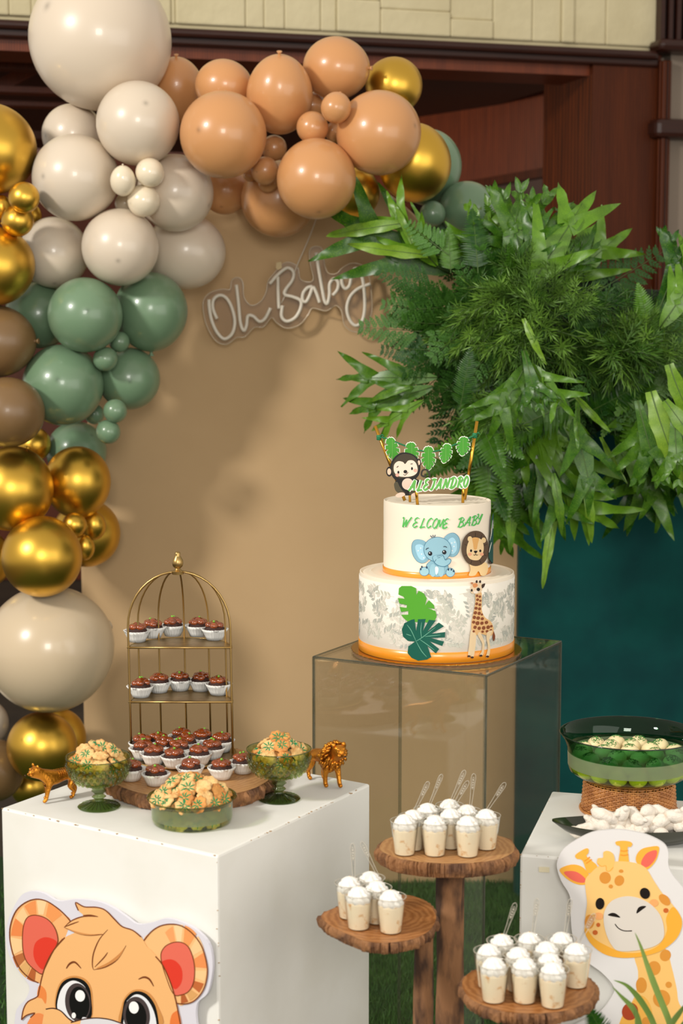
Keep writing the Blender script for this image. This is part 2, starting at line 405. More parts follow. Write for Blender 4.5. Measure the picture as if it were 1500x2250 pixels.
for i, (x0, x1, y0, y1, d, m) in enumerate([(-300, 420, 138, 152, .5, M_red), (-300, 420, 190, 203, .9, M_brown), (-300, 420, 222, 232, 1.2, M_brown), (-300, 160, 283, 300, 1.0, M_red)]):
    wbox('trim_%d' % (i+24), x0, x1, y0, y1, d, d+.1, m)
a, b = PY(-40, 212, 6.9), PY(112, 128, 7.0); mb = MB(); mb.tube([a, b], .035, 4); tag(mb.build('trim_28', M_brown), kind='structure')
wbox('wall_mauve', 1040, 1230, 392, 700, 2.4, 2.5, M_mauve, z0=0)
wbox('trim_29', 930, 1072, 384, 700, 2.3, 2.5, M_black, z0=0)

# artificial turf
M_grass = leafmat('turf_green', L(44, 92, 28), L(112, 160, 62), rough=.6)
M_turfbase = mat('turf_backing', L(30, 58, 20), .9)
mb = MB(); mb.box((.1, 3.6, -.004), (4.2, 3.2, .012)); tg = mb.build('turf_mat', M_turfbase); tag(tg, kind='structure')
mb = MB(); random.seed(5)
def blades(x0, x1, y0, y1, n):
    for _ in range(n):
        x, y = random.uniform(x0, x1), random.uniform(y0, y1); a = random.uniform(0, 2*PI); h = random.uniform(.018, .034); w = .0022
        dx, dy = math.cos(a)*w, math.sin(a)*w; lx, ly = random.gauss(0, .009), random.gauss(0, .009)
        mb.add([(x-dx, y-dy, .002), (x+dx, y+dy, .002), (x+lx*.5+dx*.6, y+ly*.5+dy*.6, h*.6), (x+lx, y+ly, h)], [(0, 1, 2), (0, 2, 3)])
blades(.0, .62, 3.35, 4.92, 52000); blades(-1.1, -.6, 3.0, 4.9, 5000)
tag(mb.build('grass_blades', M_grass), 'short green artificial grass blades covering the floor', 'grass', kind='stuff')

# ------------------------------------------------------------------ backdrops
M_fabric = mat('beige_fabric', L(196, 164, 122), .85, sheen=.1, bump=(900, .08, .0006), noise=(3, L(191, 159, 117)))
YB = 4.93
def arch(name, outline, Y, t, m, label):
    bm = bmesh.new(); vs = [bm.verts.new((x, Y, z)) for x, z in outline]; f = bm.faces.new(vs)
    r = bmesh.ops.extrude_face_region(bm, geom=[f])
    for v in [g for g in r['geom'] if isinstance(g, bmesh.types.BMVert)]: v.co.y += t
    bmesh.ops.recalc_face_normals(bm, faces=bm.faces[:])
    me = bpy.data.meshes.new(name); bm.to_mesh(me); bm.free(); me.materials.append(m)
    o = bpy.data.objects.new(name, me); C.objects.link(o); bevel(o, .012, 3)
    return tag(o, label, 'backdrop')
xl, xr = PY(175, 1144, YB).x, PY(1145, 1144, YB).x; zc2 = PY(660, 1144, YB).z; bz = PY(660, 359, YB).z-zc2
ol = [(xr, 0)]+[((xl+xr)/2+(xr-xl)/2*math.cos(t), zc2+bz*math.sin(t)) for t in (PI*i/48 for i in range(49))]+[(xl, 0)]
arch('beige_backdrop', ol, YB, .05, M_fabric, 'tall arched backdrop panel in plain beige fabric behind the tables')
M_velvet = mat('teal_velvet', L(6, 70, 66), .8, spec=.15, sheen=.04, noise=(5, L(5, 50, 52), .35, .7), bump=(220, .1, .001))
YG = 4.8
xl, xr = PY(1143, 960, YG).x, PY(1745, 960, YG).x; zg = PY(1440, 962, YG).z; rg = (xr-xl)/2
ol = [(xr, 0)]+[((xl+xr)/2+rg*math.cos(t), zg+rg*math.sin(t)) for t in (PI*i/40 for i in range(41))]+[(xl, 0)]
arch('velvet_backdrop', ol, YG, .06, M_velvet, 'dark teal velvet arched backdrop panel at right behind the plants')

# ------------------------------------------------------------------ balloon garland
MATS = {'cream': latex('cream_latex', L(214, 199, 179), .32), 'pearl': latex('pearl_latex', L(230, 216, 190), .24, 0, .8, .5),
        'peach': latex('peach_latex', L(202, 146, 95), .3), 'sage': latex('sage_latex', L(110, 138, 108), .3),
        'mocha': latex('mocha_latex', L(122, 94, 60), .36, 0, .6, .1), 'gold': latex('gold_chrome_latex', L(222, 178, 74), .35, 1, .8, 0),
        'taupe': latex('taupe_latex', L(210, 190, 160), .26)}
M_knot = {k: m for k, m in MATS.items()}
bme = {}; kme = {}
for k in MATS:
    mb = MB(); prof = []
    for j in range(33):
        t = -PI/2+PI*j/32; r = math.cos(t); z = math.sin(t)
        if z < 0: z *= 1.06; r *= 1-.05*z*z
        prof.append((r, z))
    mb.lathe(prof, 48); bme[k] = mb.mesh('balloon_'+k, MATS[k], True)
    mb = MB(); mb.lathe([(.001, -1.0), (.06, -1.02), (.05, -1.07), (.035, -1.1), (.06, -1.13), (.085, -1.17), (.06, -1.165), (.001, -1.14)], 12)
    kme[k] = mb.mesh('knot_'+k, MATS[k], True)
# centre x, y, radii x, y (frame), colour, layer (0 nearest), nub direction seen in the frame or None, description
B = [
 (219,85,153,157,'cream',3,None,'huge cream balloon at the top left, cut off by the picture edge'),
 (303,271,91,92,'cream',1,(320,228),'cream balloon just below the huge cream one, beside the big peach one'),
 (165,390,93,96,'cream',1,(98,388),'cream balloon right of the upper gold balloon'),
 (160,297,66,70,'cream',3,None,'half hidden shadowed cream balloon under the huge cream one'),
 (385,424,83,85,'cream',2,(457,450),'cream balloon behind the cluster of tiny pearl balloons'),
 (270,398,28,34,'pearl',0,None,'tiny pearl balloon, left one of the pearl cluster'),
 (329,379,32,31,'pearl',0,None,'tiny pearl balloon, top right of the pearl cluster'),
 (315,441,35,36,'pearl',0,None,'tiny pearl balloon, lowest and largest of the pearl cluster'),
 (274,447,22,22,'pearl',2,None,'tiny pearl balloon, hidden rear one of the pearl cluster'),
 (264,543,84,85,'cream',1,(259,572),'cream balloon above the two sage balloons'),
 (119,556,75,78,'cream',2,None,'cream balloon right of the lower upper-gold balloon, half in shadow'),
 (408,553,89,82,'cream',3,None,'shaded cream balloon left of the neon sign'),
 (490,296,94,96,'peach',0,(438,286),'large peach balloon facing the front with a visible crown spot'),
 (388,200,61,72,'peach',3,None,'shaded peach balloon touching the huge cream balloon'),
 (490,188,63,57,'peach',2,None,'peach balloon above the large front peach one'),
 (614,210,73,87,'peach',1,None,'egg shaped peach balloon in the middle of the top row'),
 (737,150,74,68,'peach',2,None,'peach balloon at the very top of the peach group'),
 (833,292,89,95,'peach',1,(908,276),'large peach balloon right of the tiny peach cluster'),
 (695,394,83,91,'peach',0,(700,467),'large peach balloon directly above the neon sign'),
 (686,232,28,31,'peach',3,None,'tiny peach balloon, shaded top left of the four-ball cluster'),
 (738,237,33,34,'peach',0,None,'tiny peach balloon, top right of the four-ball cluster'),
 (686,280,37,33,'peach',0,None,'tiny peach balloon, bottom left of the four-ball cluster'),
 (737,290,25,22,'peach',2,None,'tiny peach balloon, shaded bottom right of the four-ball cluster'),
 (602,325,27,29,'peach',2,None,'tiny shaded peach balloon, top one of the trio'),
 (582,375,30,31,'peach',1,None,'tiny peach balloon, front one of the trio'),
 (589,400,23,22,'peach',3,None,'tiny peach balloon, bottom one of the trio'),
 (550,384,15,16,'peach',3,None,'tiny peach balloon, leftmost hidden one of the trio'),
 (494,418,48,58,'peach',4,(487,457),'shaded peach balloon beneath the large front peach one'),
 (612,438,82,84,'peach',3,None,'shaded tan balloon bulging in front of the beige backdrop above the sign'),
 (866,188,63,60,'gold',3,None,'gold balloon at the top right of the garland'),
 (911,360,80,86,'gold',2,None,'large gold balloon at the right end of the garland'),
 (776,424,56,60,'gold',3,None,'gold balloon squeezed below the right peach balloons'),
 (938,365,76,82,'sage',4,None,'sage balloon peeking out behind the large right gold balloon'),
 (1027,460,62,60,'sage',4,None,'sage balloon at the right end just above the leaves'),
 (950,470,30,27,'sage',3,None,'tiny sage balloon above the leaves at right'),
 (957,512,48,36,'sage',5,None,'sage balloon mostly hidden by the top leaves'),
 (-18,328,99,97,'gold',1,None,'large gold balloon at the left edge, upper one'),
 (53,434,35,33,'gold',0,None,'tiny gold balloon, top right of the left-edge gold cluster'),
 (39,485,35,34,'gold',0,None,'tiny gold balloon, bottom front of the left-edge gold cluster'),
 (3,456,22,28,'gold',1,None,'tiny gold balloon at the left edge of the gold cluster'),
 (74,475,18,24,'gold',2,None,'tiny gold balloon, hidden rear one of the gold cluster'),
 (-12,585,86,86,'gold',1,None,'large gold balloon at the left edge, second from the top'),
 (187,692,82,82,'sage',1,(192,683),'sage balloon at the front of the upper sage group'),
 (331,683,81,86,'sage',3,None,'large glossy sage balloon nearest the neon sign'),
 (85,692,72,75,'sage',3,None,'shaded sage balloon beside the upper mocha balloon'),
 (138,846,88,90,'sage',1,(127,834),'large sage balloon of the lower sage group, half in shadow'),
 (283,832,69,68,'sage',3,None,'sage balloon lying against the beige backdrop'),
 (262,751,22,23,'sage',2,None,'tiny sage balloon, top one of the upper sage trio'),
 (231,789,27,26,'sage',1,None,'tiny sage balloon, left one of the upper sage trio'),
 (277,790,21,24,'sage',3,None,'tiny sage balloon, dark right one of the upper sage trio'),
 (253,903,26,26,'sage',1,None,'tiny sage balloon, top right of the lower sage trio'),
 (238,949,28,25,'sage',1,None,'tiny sage balloon, bottom one of the lower sage trio'),
 (207,910,20,24,'sage',3,None,'tiny sage balloon, shaded left one of the lower sage trio'),
 (168,992,66,66,'sage',4,None,'sage balloon behind the lower gold group'),
 (-8,750,85,79,'mocha',1,None,'mocha brown balloon at the left edge, upper of the two'),
 (17,906,82,77,'mocha',1,None,'mocha brown balloon at the left edge, lower of the two'),
 (25,1075,92,92,'gold',1,None,'large gold balloon at the left edge below the mocha ones'),
 (170,1058,73,79,'gold',2,None,'gold balloon touching the beige backdrop below the sage ones'),
 (75,977,36,38,'gold',4,None,'gold balloon peeking out between mocha and sage ones'),
 (92,1224,88,88,'gold',0,None,'large gold balloon in front of the big taupe balloon'),
 (190,1172,72,76,'gold',4,None,'gold balloon flat against the backdrop beside the tiny gold ones'),
 (163,1153,27,27,'gold',1,None,'tiny gold balloon, left of the lower gold trio'),
 (206,1156,27,32,'gold',3,None,'tiny gold balloon, right of the lower gold trio'),
 (186,1204,22,28,'gold',2,None,'tiny gold balloon, bottom one of the lower gold trio'),
 (-28,1230,54,62,'gold',3,None,'gold balloon cut off by the left edge above the taupe balloon'),
 (107,1426,139,140,'taupe',1,None,'huge pale taupe balloon at the lower left'),
 (92,1640,75,78,'gold',2,None,'gold balloon under the huge taupe balloon'),
 (126,1622,63,68,'gold',4,None,'gold balloon half hidden behind the lowest gold one'),
 (-35,1590,56,52,'cream',3,None,'greyish cream balloon at the left edge under the taupe one'),
 (-15,1694,69,67,'mocha',2,None,'mocha balloon at the lower left edge above the white plinth'),
 (66,1728,42,44,'gold',4,None,'gold balloon low down behind the tiger figurine'),
]
st = []
for (x, y, rx, ry, k, ly, nub, d) in B:
    st.append([4.46+.075*ly, x, y, (rx+ry)/2, ly])
for it in range(500):
    for i in range(len(st)):
        for j in range(i):
            a, b = st[i], st[j]; pa, pb = PY(a[1], a[2], a[0]), PY(b[1], b[2], b[0]); ra, rb = a[3]*pxm(pa), b[3]*pxm(pb)
            need = ra+rb-.06*min(ra, rb) - (pa-pb).length
            if need > 0:
                dd = math.hypot(pa.x-pb.x, pa.z-pb.z); full = math.sqrt(max(0, (ra+rb-.05*min(ra, rb))**2-dd*dd))
                s = min(.012, max(0, full-abs(pa.y-pb.y))*.25)
                if a[4] == b[4]: f, g = (a, b) if a[0] < b[0] else (b, a)
                else: f, g = (a, b) if a[4] < b[4] else (b, a)
                f[0] -= s*.5; g[0] += s*.5
    for s in st:
        r = s[3]*pxm(PY(s[1], s[2], s[0]))
        lim = (YB-.012-r) if 150 < s[1]+s[3] else 5.3-r
        s[0] = min(max(s[0], 3.75), lim)
rnd = random.Random(8)
for (x, y, rx, ry, k, ly, nub, d), s in zip(B, st):
    p = PY(x, y, s[0]); q = pxm(p)
    o = thing('balloon', d if 'balloon' in d else d, 'balloon', p, 'garland balloons')
    v = (CAM-p).normalized(); rt = v.cross(Vector((0, 0, 1))).normalized()*-1; up = rt.cross(v)*-1
    if up.z < 0: up = -up
    if rt.x < 0: rt = -rt
    if nub:
        e, f = (nub[0]-x)/rx, -(nub[1]-y)/ry; w = math.sqrt(max(.05, 1-e*e-f*f)); ax = (rt*e+up*f+v*w).normalized(); el = (rx+ry)/2*q
        o.scale = (el, el, el)
    else:
        if abs(rx-ry) > 4:
            ax = (up if ry > rx else rt)+v*.1; ax.normalize(); lo, hi = min(rx, ry), max(rx, ry)
            if rnd.random() < .5: ax = -ax
            if ax.dot(v) < 0: ax = ax-v*.3; ax.normalize()
            o.scale = (lo*q, lo*q, hi*q*.985)
        else:
            ax = (v*.35+rt*rnd.uniform(-.8, .8)+up*rnd.uniform(-.8, .3)).normalized(); o.scale = ((rx+ry)/2*q,)*3
    o.rotation_euler = ax.to_track_quat('Z', 'Y').to_euler()
    from_mesh('skin', bme[k], o); from_mesh('knot', kme[k], o)

# ------------------------------------------------------------------ neon sign
M_tube = mat('unlit_neon_tube', L(222, 213, 196), .4); M_acr = glass('sign_acrylic', (.93, .9, .86, 1), 1.35, .35, gain=.5)
M_edge = mat('polished_acrylic_edge', L(196, 176, 148), .15, spec=.8)
sg = Plane((0, YB-.055, 0), (1, 0, 0)); cz = lambda x, y: (420+x/3.409, 460+y/3.409)
sign = thing('neon_sign', 'unlit white neon tube sign reading Oh Baby hanging on the beige backdrop', 'sign', PY(640, 660, YB-.055))
N1 = [(90,690),(140,625),(230,598),(290,600),(302,535),(345,510),(385,545),(395,660),(450,720),(520,690),(560,620),(575,540),(620,480),(690,405),(750,400),(800,440),(815,520),(880,545),(915,520),(895,420),(885,310),(930,278),(980,300),(1000,420),(1030,480),(1090,480),(1130,440),(1200,405),(1280,420),(1330,500),(1350,640),(1350,780),(1310,880),(1230,920),(1150,870),(1125,760),(1080,720),(1010,760),(910,740),(875,790),(810,865),(715,890),(640,850),(600,810),(540,880),(470,885),(400,955),(340,960),(260,1012),(180,980),(120,880),(95,790)]
shape(sg, 'acrylic_backing', N1, M_acr, sign, 0, cz, thick=.005)
mb = MB(); mb.tube([sg.to3(*sg.to2(*cz(*p)), -.0025) for p in cr(N1)], .0022, 5, True); mb.build('backing_edge', M_edge, sign, True)
LET = {'letter_O': [[(195,820),(165,745),(168,680),(210,645),(262,662),(305,735),(328,840),(308,930),(250,970),(195,920),(155,830),(138,740),(135,675)]],
 'letter_h': [[(340,565),(355,700),(370,850),(395,908),(415,870),(425,800),(465,800),(512,840),(555,815),(595,738)]],
 'letter_B': [[(650,505),(652,620),(658,745)], [(588,560),(650,490),(720,440),(765,470),(758,530),(705,605),(705,640),(760,655),(820,685),(818,745),(778,812),(715,838),(677,800),(685,720)]],
 'letter_a': [[(962,700),(937,625),(912,585),(885,650),(860,692),(835,680),(838,630),(870,588),(908,580)]],
 'letter_b': [[(935,325),(955,450),(985,620),(1000,690),(1020,705),(1035,640),(1037,560),(1070,522),(1100,548),(1095,600),(1060,645)]],
 'letter_y': [[(1125,490),(1130,560),(1155,595),(1185,570),(1200,500),(1222,450),(1255,455),(1282,520),(1297,640),(1297,760),(1275,842),(1230,870),(1185,825),(1165,740),(1190,655),(1250,595),(1340,560)]]}
for nme, ls in LET.items():
    mb = MB()
    for l in ls: mb.tube([sg.to3(*sg.to2(*cz(*p)), .012) for p in cr(l, False, 6)], .0051, 10)
    mb.build(nme, M_tube, sign, True)
M_cord = mat('white_cord', L(212, 200, 180), .5)
mb = MB(); mb.tube([sg.to3(*sg.to2(*cz(*p)), .004) for p in cr([(940,60),(900,170),(850,290),(805,390),(775,470),(760,530)], False)], .0018, 6); mb.build('hanging_cable', M_cord, sign, True)
mb = MB(); mb.tube([sg.to3(*sg.to2(*cz(*p)), .004) for p in cr([(725,590),(700,650),(675,705)], False)], .0016, 6); mb.build('hanging_cable', M_cord, sign, True)
shape(sg, 'tape', [(640,400),(675,393),(680,440),(650,455),(633,440)], mat('masking_tape', L(206, 184, 140), .7), sign, .008, cz, smooth=False, thick=.002)

# ------------------------------------------------------------------ white plinths
M_paint = mat('white_plinth_paint', L(229, 228, 222), .55, bump=(35, .12, .002), noise=(6, L(221, 219, 210), .45, .75))
M_chip = mat('paint_scuff', L(168, 138, 104), .8)
def plinth(name, label, A, Bp, Dp, top):
    """A front corner, Bp along one face, Dp along the other (ground plan points)"""
    Cc = Bp+Dp-A; t = thing(name, label, 'plinth', (A.x, A.y, 0)); mb = MB()
    f = lambda p, z: Vector((p.x, p.y, z))
    mb.hexa([f(A, 0), f(Dp, 0), f(Cc, 0), f(Bp, 0), f(A, top), f(Dp, top), f(Cc, top), f(Bp, top)])
    bevel(mb.build('box', M_paint, t), .004, 2); return t
ZL = CAMZ-.805
A1 = PZ(478, 1880, ZL); B1 = PZ(2, 1775, ZL); D1 = PZ(813, 1722, ZL)
pl = plinth('white_plinth', 'white painted box plinth at left carrying the caged cupcakes and cookies', A1, B1, D1, ZL)
random.seed(3)
mb = MB()
for a, b, n in ((A1, B1, 16), (A1, D1, 22), (A1, A1-Vector((0, 0, .45)), 12)):
    for i in range(n):
        p = a.lerp(b, random.random()); s = random.uniform(.0005, .0017)
        mb.ball(p+Vector((random.gauss(0, .001), .0003, -.0008)), (s*1.4, .0014, s*.6), 6, 4)
mb.build('paint_chips', M_chip, pl)['kind'] = 'stuff'
ZR = CAMZ-.87
A2 = PZ(1142, 1877, ZR); Bk = PZ(1212, 1738, ZR); F2 = PZ(1500, 1906, ZR); F2 = A2+(F2-A2).normalized()*.56
pr = plinth('white_plinth', 'white painted box plinth at right behind the giraffe cutout', A2, F2, Bk, ZR)
mb = MB()
for a, b, n in ((A2, F2, 10), (A2, Bk, 8), (A2, A2-Vector((0, 0, .4)), 14)):
    for i in range(n):
        p = a.lerp(b, random.random()**1.5); s = random.uniform(.0005, .0017)
        mb.ball(p+Vector((.0012+abs(random.gauss(0, .001)), .0008, -.0008)), (s*.9, .0014, s*.6), 6, 4)
mb.build('paint_chips', M_chip, pr)['kind'] = 'stuff'
rp = Plane(A2-Vector((0, 0, .1)), F2-A2)
shape(rp, 'masking_tape', [(1184,1904),(1207,1905),(1207,1916),(1184,1915)], mat('pale_tape', L(232, 222, 190), .7), pr, .0025, smooth=False, thick=.001)

# ------------------------------------------------------------------ printed animal cutouts
M_print = lambda n, c: mat('print_'+n, L(*c), .5, spec=.3)
PR = {}
def ink(r, g, b):
    if (r, g, b) not in PR: PR[(r, g, b)] = M_print('%d_%d_%d' % (r, g, b), (r*.95, g*.945, b*.94))
    return PR[(r, g, b)]
BR = (122, 62, 28)
tu = (A1-B1).normalized(); tn = Vector((tu.y, -tu.x, 0)); tn = tn if tn.dot(CAM-A1) > 0 else -tn
tp = Plane(A1+tn*.016, tu); cz = lambda x, y: (x/3, 1900+y/3)
tig = thing('tiger_cutout', 'flat printed tiger cub cutout board on front of the left plinth', 'cutout', tp.to3(tp.to2(230, 2300)[0], 0, 0))
board = [(95,1050),(112,950),(172,880),(192,800),(122,705),(62,600),(38,480),(52,370),(98,265),(148,196),(212,175),(290,190),(384,240),(500,228),(640,242),(740,282),(830,342),(905,392),(1000,382),(1090,355),(1185,375),(1290,428),(1375,520),(1400,640),(1392,750),(1365,850),(1305,905),(1290,970),(1295,1050),(1320,1250),(1280,1700),(1150,2500),(300,2500),(150,1700),(70,1300)]
shape(tp, 'board', board, ink(224, 223, 234), tig, 0, cz, thick=.005)
H = [0]
def T(name, pts, c, sm=True):
    H[0] += .00006; return shape(tp, name, pts, ink(*c), tig, H[0], cz, smooth=sm)
def TS(name, lines, w=7, c=BR, closed=False, taper=False):
    H[0] += .00006; return strokes(tp, name, lines, w, ink(*c), tig, H[0], cz, closed, taper)
def wedge(cx, cy, ri, ro, a0, a1, n=5):
    f = lambda r, a: (cx+r[0]*math.cos(math.radians(a)), cy+r[1]*math.sin(math.radians(a)))
    return [f(ro, a0+(a1-a0)*i/n) for i in range(n+1)]+[f(ri, a1-(a1-a0)*.8*i/n-(a1-a0)*.1) for i in range(n+1)]
earL = [(300,800),(255,778),(200,750),(130,680),(85,580),(65,470),(75,380),(110,300),(170,248),(240,226),(310,240),(380,285),(430,330),(465,370),(430,480),(360,640)]
T('ear', earL, (244,184,122))
for a0, a1, c in ((-122,-98,(240,152,88)),(-96,-76,(250,212,160)),(-72,-40,(242,158,92)),(-172,-146,(238,140,78)),(-146,-124,(250,206,150)),(160,186,(250,208,152)),(140,158,(186,110,62)),(118,138,(226,176,112)),(100,116,(184,100,52))):
    T('ear_stripe', wedge(262, 505, (112, 178), (192, 272), a0, a1), c, False)
TS('ear_outline', [earL[1:14]], 8)
inL = [(150,480),(158,400),(185,345),(240,332),(310,355),(360,410),(383,480),(375,530),(330,610),(295,690),(278,720),(235,695),(180,640),(155,570)]
T('inner_ear', inL, (230,108,88)); T('inner_ear_shade', [(222,590),(235,515),(290,478),(350,488),(378,520),(335,605),(290,688),(245,655)], (226,62,44)); TS('inner_ear_outline', [inL], 6, BR, True)
earR = [(950,500),(1000,440),(1060,402),(1130,390),(1200,402),(1270,450),(1330,530),(1362,630),(1370,720),(1345,820),(1290,890),(1230,915),(1170,912),(1090,720),(1020,620)]
T('ear', earR, (248,194,132))
for a0, a1, c in ((-125,-106,(244,166,104)),(-104,-84,(250,214,162)),(-80,-52,(243,160,94)),(-48,-26,(250,206,150)),(-22,0,(240,150,88)),(4,22,(250,206,148)),(26,44,(196,108,58)),(48,68,(224,168,104)),(72,88,(182,98,52))):
    T('ear_stripe', wedge(1190, 680, (95, 172), (174, 286 if a0 < 0 else 232), a0, a1), c, False)
TS('ear_outline', [earR[:13]], 8)
inR = [(1064,610),(1085,545),(1140,512),(1200,510),(1245,540),(1275,610),(1287,690),(1280,770),(1250,830),(1200,855),(1148,850),(1100,740)]
T('inner_ear', inR, (232,112,92)); T('inner_ear_shade', [(1066,650),(1110,622),(1160,632),(1200,680),(1206,750),(1185,800),(1150,815),(1105,740)], (226,62,44)); TS('inner_ear_outline', [inR], 6, BR, True)
head = [(190,1060),(205,1005),(235,975),(180,990),(147,1020),(160,950),(190,900),(250,868),(262,830),(280,745),(310,652),(360,560),(432,478),(500,440),(428,410),(480,365),(552,335),(522,300),(503,246),(560,275),(640,278),(700,298),(760,358),(810,405),(880,430),(935,474),(975,540),(1000,560),(1060,632),(1110,722),(1150,842),(1180,960),(1196,1060),(1180,1400),(980,1650),(620,1720),(320,1560),(180,1300)]
T('face', head, (245,188,124))
T('cheek_patch', [(262,795),(295,810),(312,850),(306,915),(280,880),(250,868)], (238,140,72)); T('cheek_patch', [(1128,1060),(1135,990),(1165,962),(1182,965),(1196,1060)], (236,128,64)); T('cheek_patch', [(190,1060),(215,1000),(260,975),(310,1000),(345,1060)], (240,146,84))
TS('face_outline', [head[1:5], head[4:13], [(300,680),(360,560),(420,486)], head[17:26], [(1030,602),(1080,665),(1130,780),(1165,900),(1196,1060)]], 8)
TS('hair_tuft', [[(428,410),(520,450),(600,463),(690,456)], [(428,410),(480,365),(560,338),(652,340)], [(430,408),(480,388),(525,372)], [(716,425),(660,490),(622,580),(614,655),(622,690)], [(622,690),(700,672),(780,620),(836,530)], [(630,672),(690,610),(715,575)], [(552,332),(600,330),(652,340)]], 8, BR, taper=True)
T('hair_shade', [(440,414),(520,440),(600,455),(680,452),(600,462),(520,452)], (214,150,88)); T('hair_shade', [(640,680),(720,640),(790,585),(826,545),(785,615),(700,668)], (210,142,80))
TS('eyebrow', [[(442,682),(465,650),(500,640),(540,680)], [(918,752),(955,738),(990,752),(1018,798)]], 13, BR, taper=True)
EW = (60,30,22)
T('eye', [(368,945),(375,845),(410,765),(480,730),(555,742),(600,790),(616,870),(612,1000),(560,1030),(480,1035),(410,985)], (212,148,82))
T('eye_outline', [(374,940),(384,842),(420,770),(482,742),(550,755),(592,800),(607,870),(604,1010),(490,1030),(420,985)], (12,12,12))
T('eye_white', [(384,940),(398,850),(432,790),(490,760),(555,790),(585,850),(590,960),(560,1010),(490,1026),(425,980)], (240,242,246))
T('iris', ell(520,905,84,128,-6), (72,62,62)); T('pupil', ell(530,908,66,108,-6), (8,8,8)); T('eye_shine', ell(535,861,32,38,-8), (255,255,255)); T('eye_shine', ell(493,990,14,19), (252,252,252))
T('eye', [(806,1060),(808,930),(842,855),(905,818),(985,838),(1045,925),(1070,1060)], (212,148,82))
T('eye_outline', [(816,1160),(818,935),(850,862),(905,830),(975,850),(1032,930),(1056,1060),(1056,1160)], (12,12,12))
T('eye_white', [(830,1150),(836,930),(860,880),(910,850),(972,880),(1020,960),(1040,1060),(1030,1150)], (236,240,246))
T('iris', ell(908,990,88,124,-6), (72,62,62)); T('pupil', ell(905,995,68,102,-6), (8,8,8)); T('eye_shine', ell(890,937,32,40,-8), (255,255,255))
T('muzzle', [(300,1300),(300,965),(360,942),(410,960),(450,1005),(490,1034),(560,1016),(650,1008),(740,1020),(830,1052),(900,1160),(880,1400),(600,1500)], (246,190,126))
T('nose_bridge', [(540,1300),(542,1022),(600,1012),(660,1010),(740,1021),(825,1052),(860,1150),(860,1300)], (226,226,232))
TS('muzzle_outline', [[(310,948),(360,942),(410,960),(455,1005),(492,1030)], [(475,1036),(560,1014),(650,1006),(740,1018),(830,1050)]], 8, (70,40,30))

gp = Plane(A2-Vector((0, .032, 0)), F2-A2); cg = lambda x, y: (1130+x/3.2135, 1550+y/3.2135)
gir = thing('giraffe_cutout', 'flat printed smiling giraffe cutout board leaning on the right plinth', 'cutout', gp.to3(gp.to2(1400, 2300)[0], 0, 0))
H[0] = 0
gb = [(300,1150),(305,1090),(340,1020),(420,960),(540,900),(650,882),(760,880),(900,905),(1000,945),(1060,985),(1085,1040),(1085,1130),(1120,1205),(1200,1300),(1310,1450),(1320,1650),(1240,1800),(1270,2100),(1380,2500),(1300,3600),(450,3600),(320,2700),(360,2330),(450,2245),(600,2170),(690,2050),(700,1985),(620,1890),(520,1815),(440,1720),(405,1600),(395,1450),(388,1340),(330,1240)]
shape(gp, 'board', gb, ink(232, 230, 230), gir, 0, cg, thick=.006)
def G(name, pts, c, sm=True):
    H[0] += .00006; return shape(gp, name, pts, ink(*c), gir, H[0], cg, smooth=sm)
def GS(name, lines, w, c, taper=False):
    H[0] += .00006; return strokes(gp, name, lines, w, ink(*c), gir, H[0], cg, False, taper)
neck = [(848,1760),(960,1740),(1065,1715),(1110,1850),(1145,2000),(1165,2110),(1260,2240),(1300,2500),(720,2500),(745,2230),(830,2090),(862,2000),(872,1880)]
G('neck', neck, (250,200,118)); G('neck_shade', [(740,2260),(780,2160),(850,2075),(905,2050),(960,2120),(980,2260),(960,2500),(720,2500)], (247,186,86))
for e in (ell(985,1855,46,50), ell(1065,1765,38,42,30), ell(895,1975,38,55), ell(1088,1972,22,22), ell(1038,2070,60,62), ell(930,2230,30,30)): G('spot', e, (224,152,62))
G('spot', ell(815,2160,56,62,20), (176,72,38))
for pts, ip in (([(318,1165),(355,1135),(420,1122),(480,1140),(520,1185),(545,1215),(505,1262),(440,1262),(370,1225)], [(348,1178),(400,1168),(450,1180),(500,1222),(492,1250),(440,1246),(390,1222)]),
                ([(858,1100),(862,1055),(895,1015),(950,998),(1018,996),(1012,1060),(985,1115),(935,1158),(890,1135)], [(893,1118),(910,1070),(945,1035),(1002,1022),(1000,1070),(965,1120),(928,1142)])):
    G('ear', pts, (250,182,66)); G('inner_ear', ip, (238,108,92))
G('horn', [(520,1185),(480,1095),(440,1082),(428,1060),(450,1038),(500,1010),(522,1012),(522,1040),(508,1062),(540,1090),(585,1140)], (250,186,74)); GS('horn_stripe', [[(493,1098),(515,1085),(532,1068)], [(505,1115),(528,1100),(545,1085)]], 9, (240,156,50))
G('horn', [(735,1130),(746,1005),(720,985),(714,962),(760,954),(815,960),(832,978),(820,998),(798,1008),(806,1130)], (250,186,74)); GS('horn_stripe', [[(748,1024),(775,1028),(802,1022)], [(748,1054),(775,1058),(804,1052)]], 9, (240,156,50))
face = [(500,1230),(540,1180),(600,1130),(690,1103),(780,1100),(870,1115),(930,1150),(980,1230),(1040,1320),(1120,1410),(1178,1500),(1176,1580),(1130,1660),(1030,1732),(900,1770),(760,1781),(640,1757),(550,1692),(500,1612),(497,1520),(512,1400),(503,1310)]
G('face', face, (251,204,128)); G('jaw', [(498,1560),(560,1640),(640,1690),(760,1740),(900,1740),(1020,1690),(1075,1590),(1070,1500),(1120,1420),(1178,1500),(1176,1580),(1130,1660),(1030,1732),(900,1770),(760,1781),(640,1757),(550,1692),(500,1612)], (249,180,62))
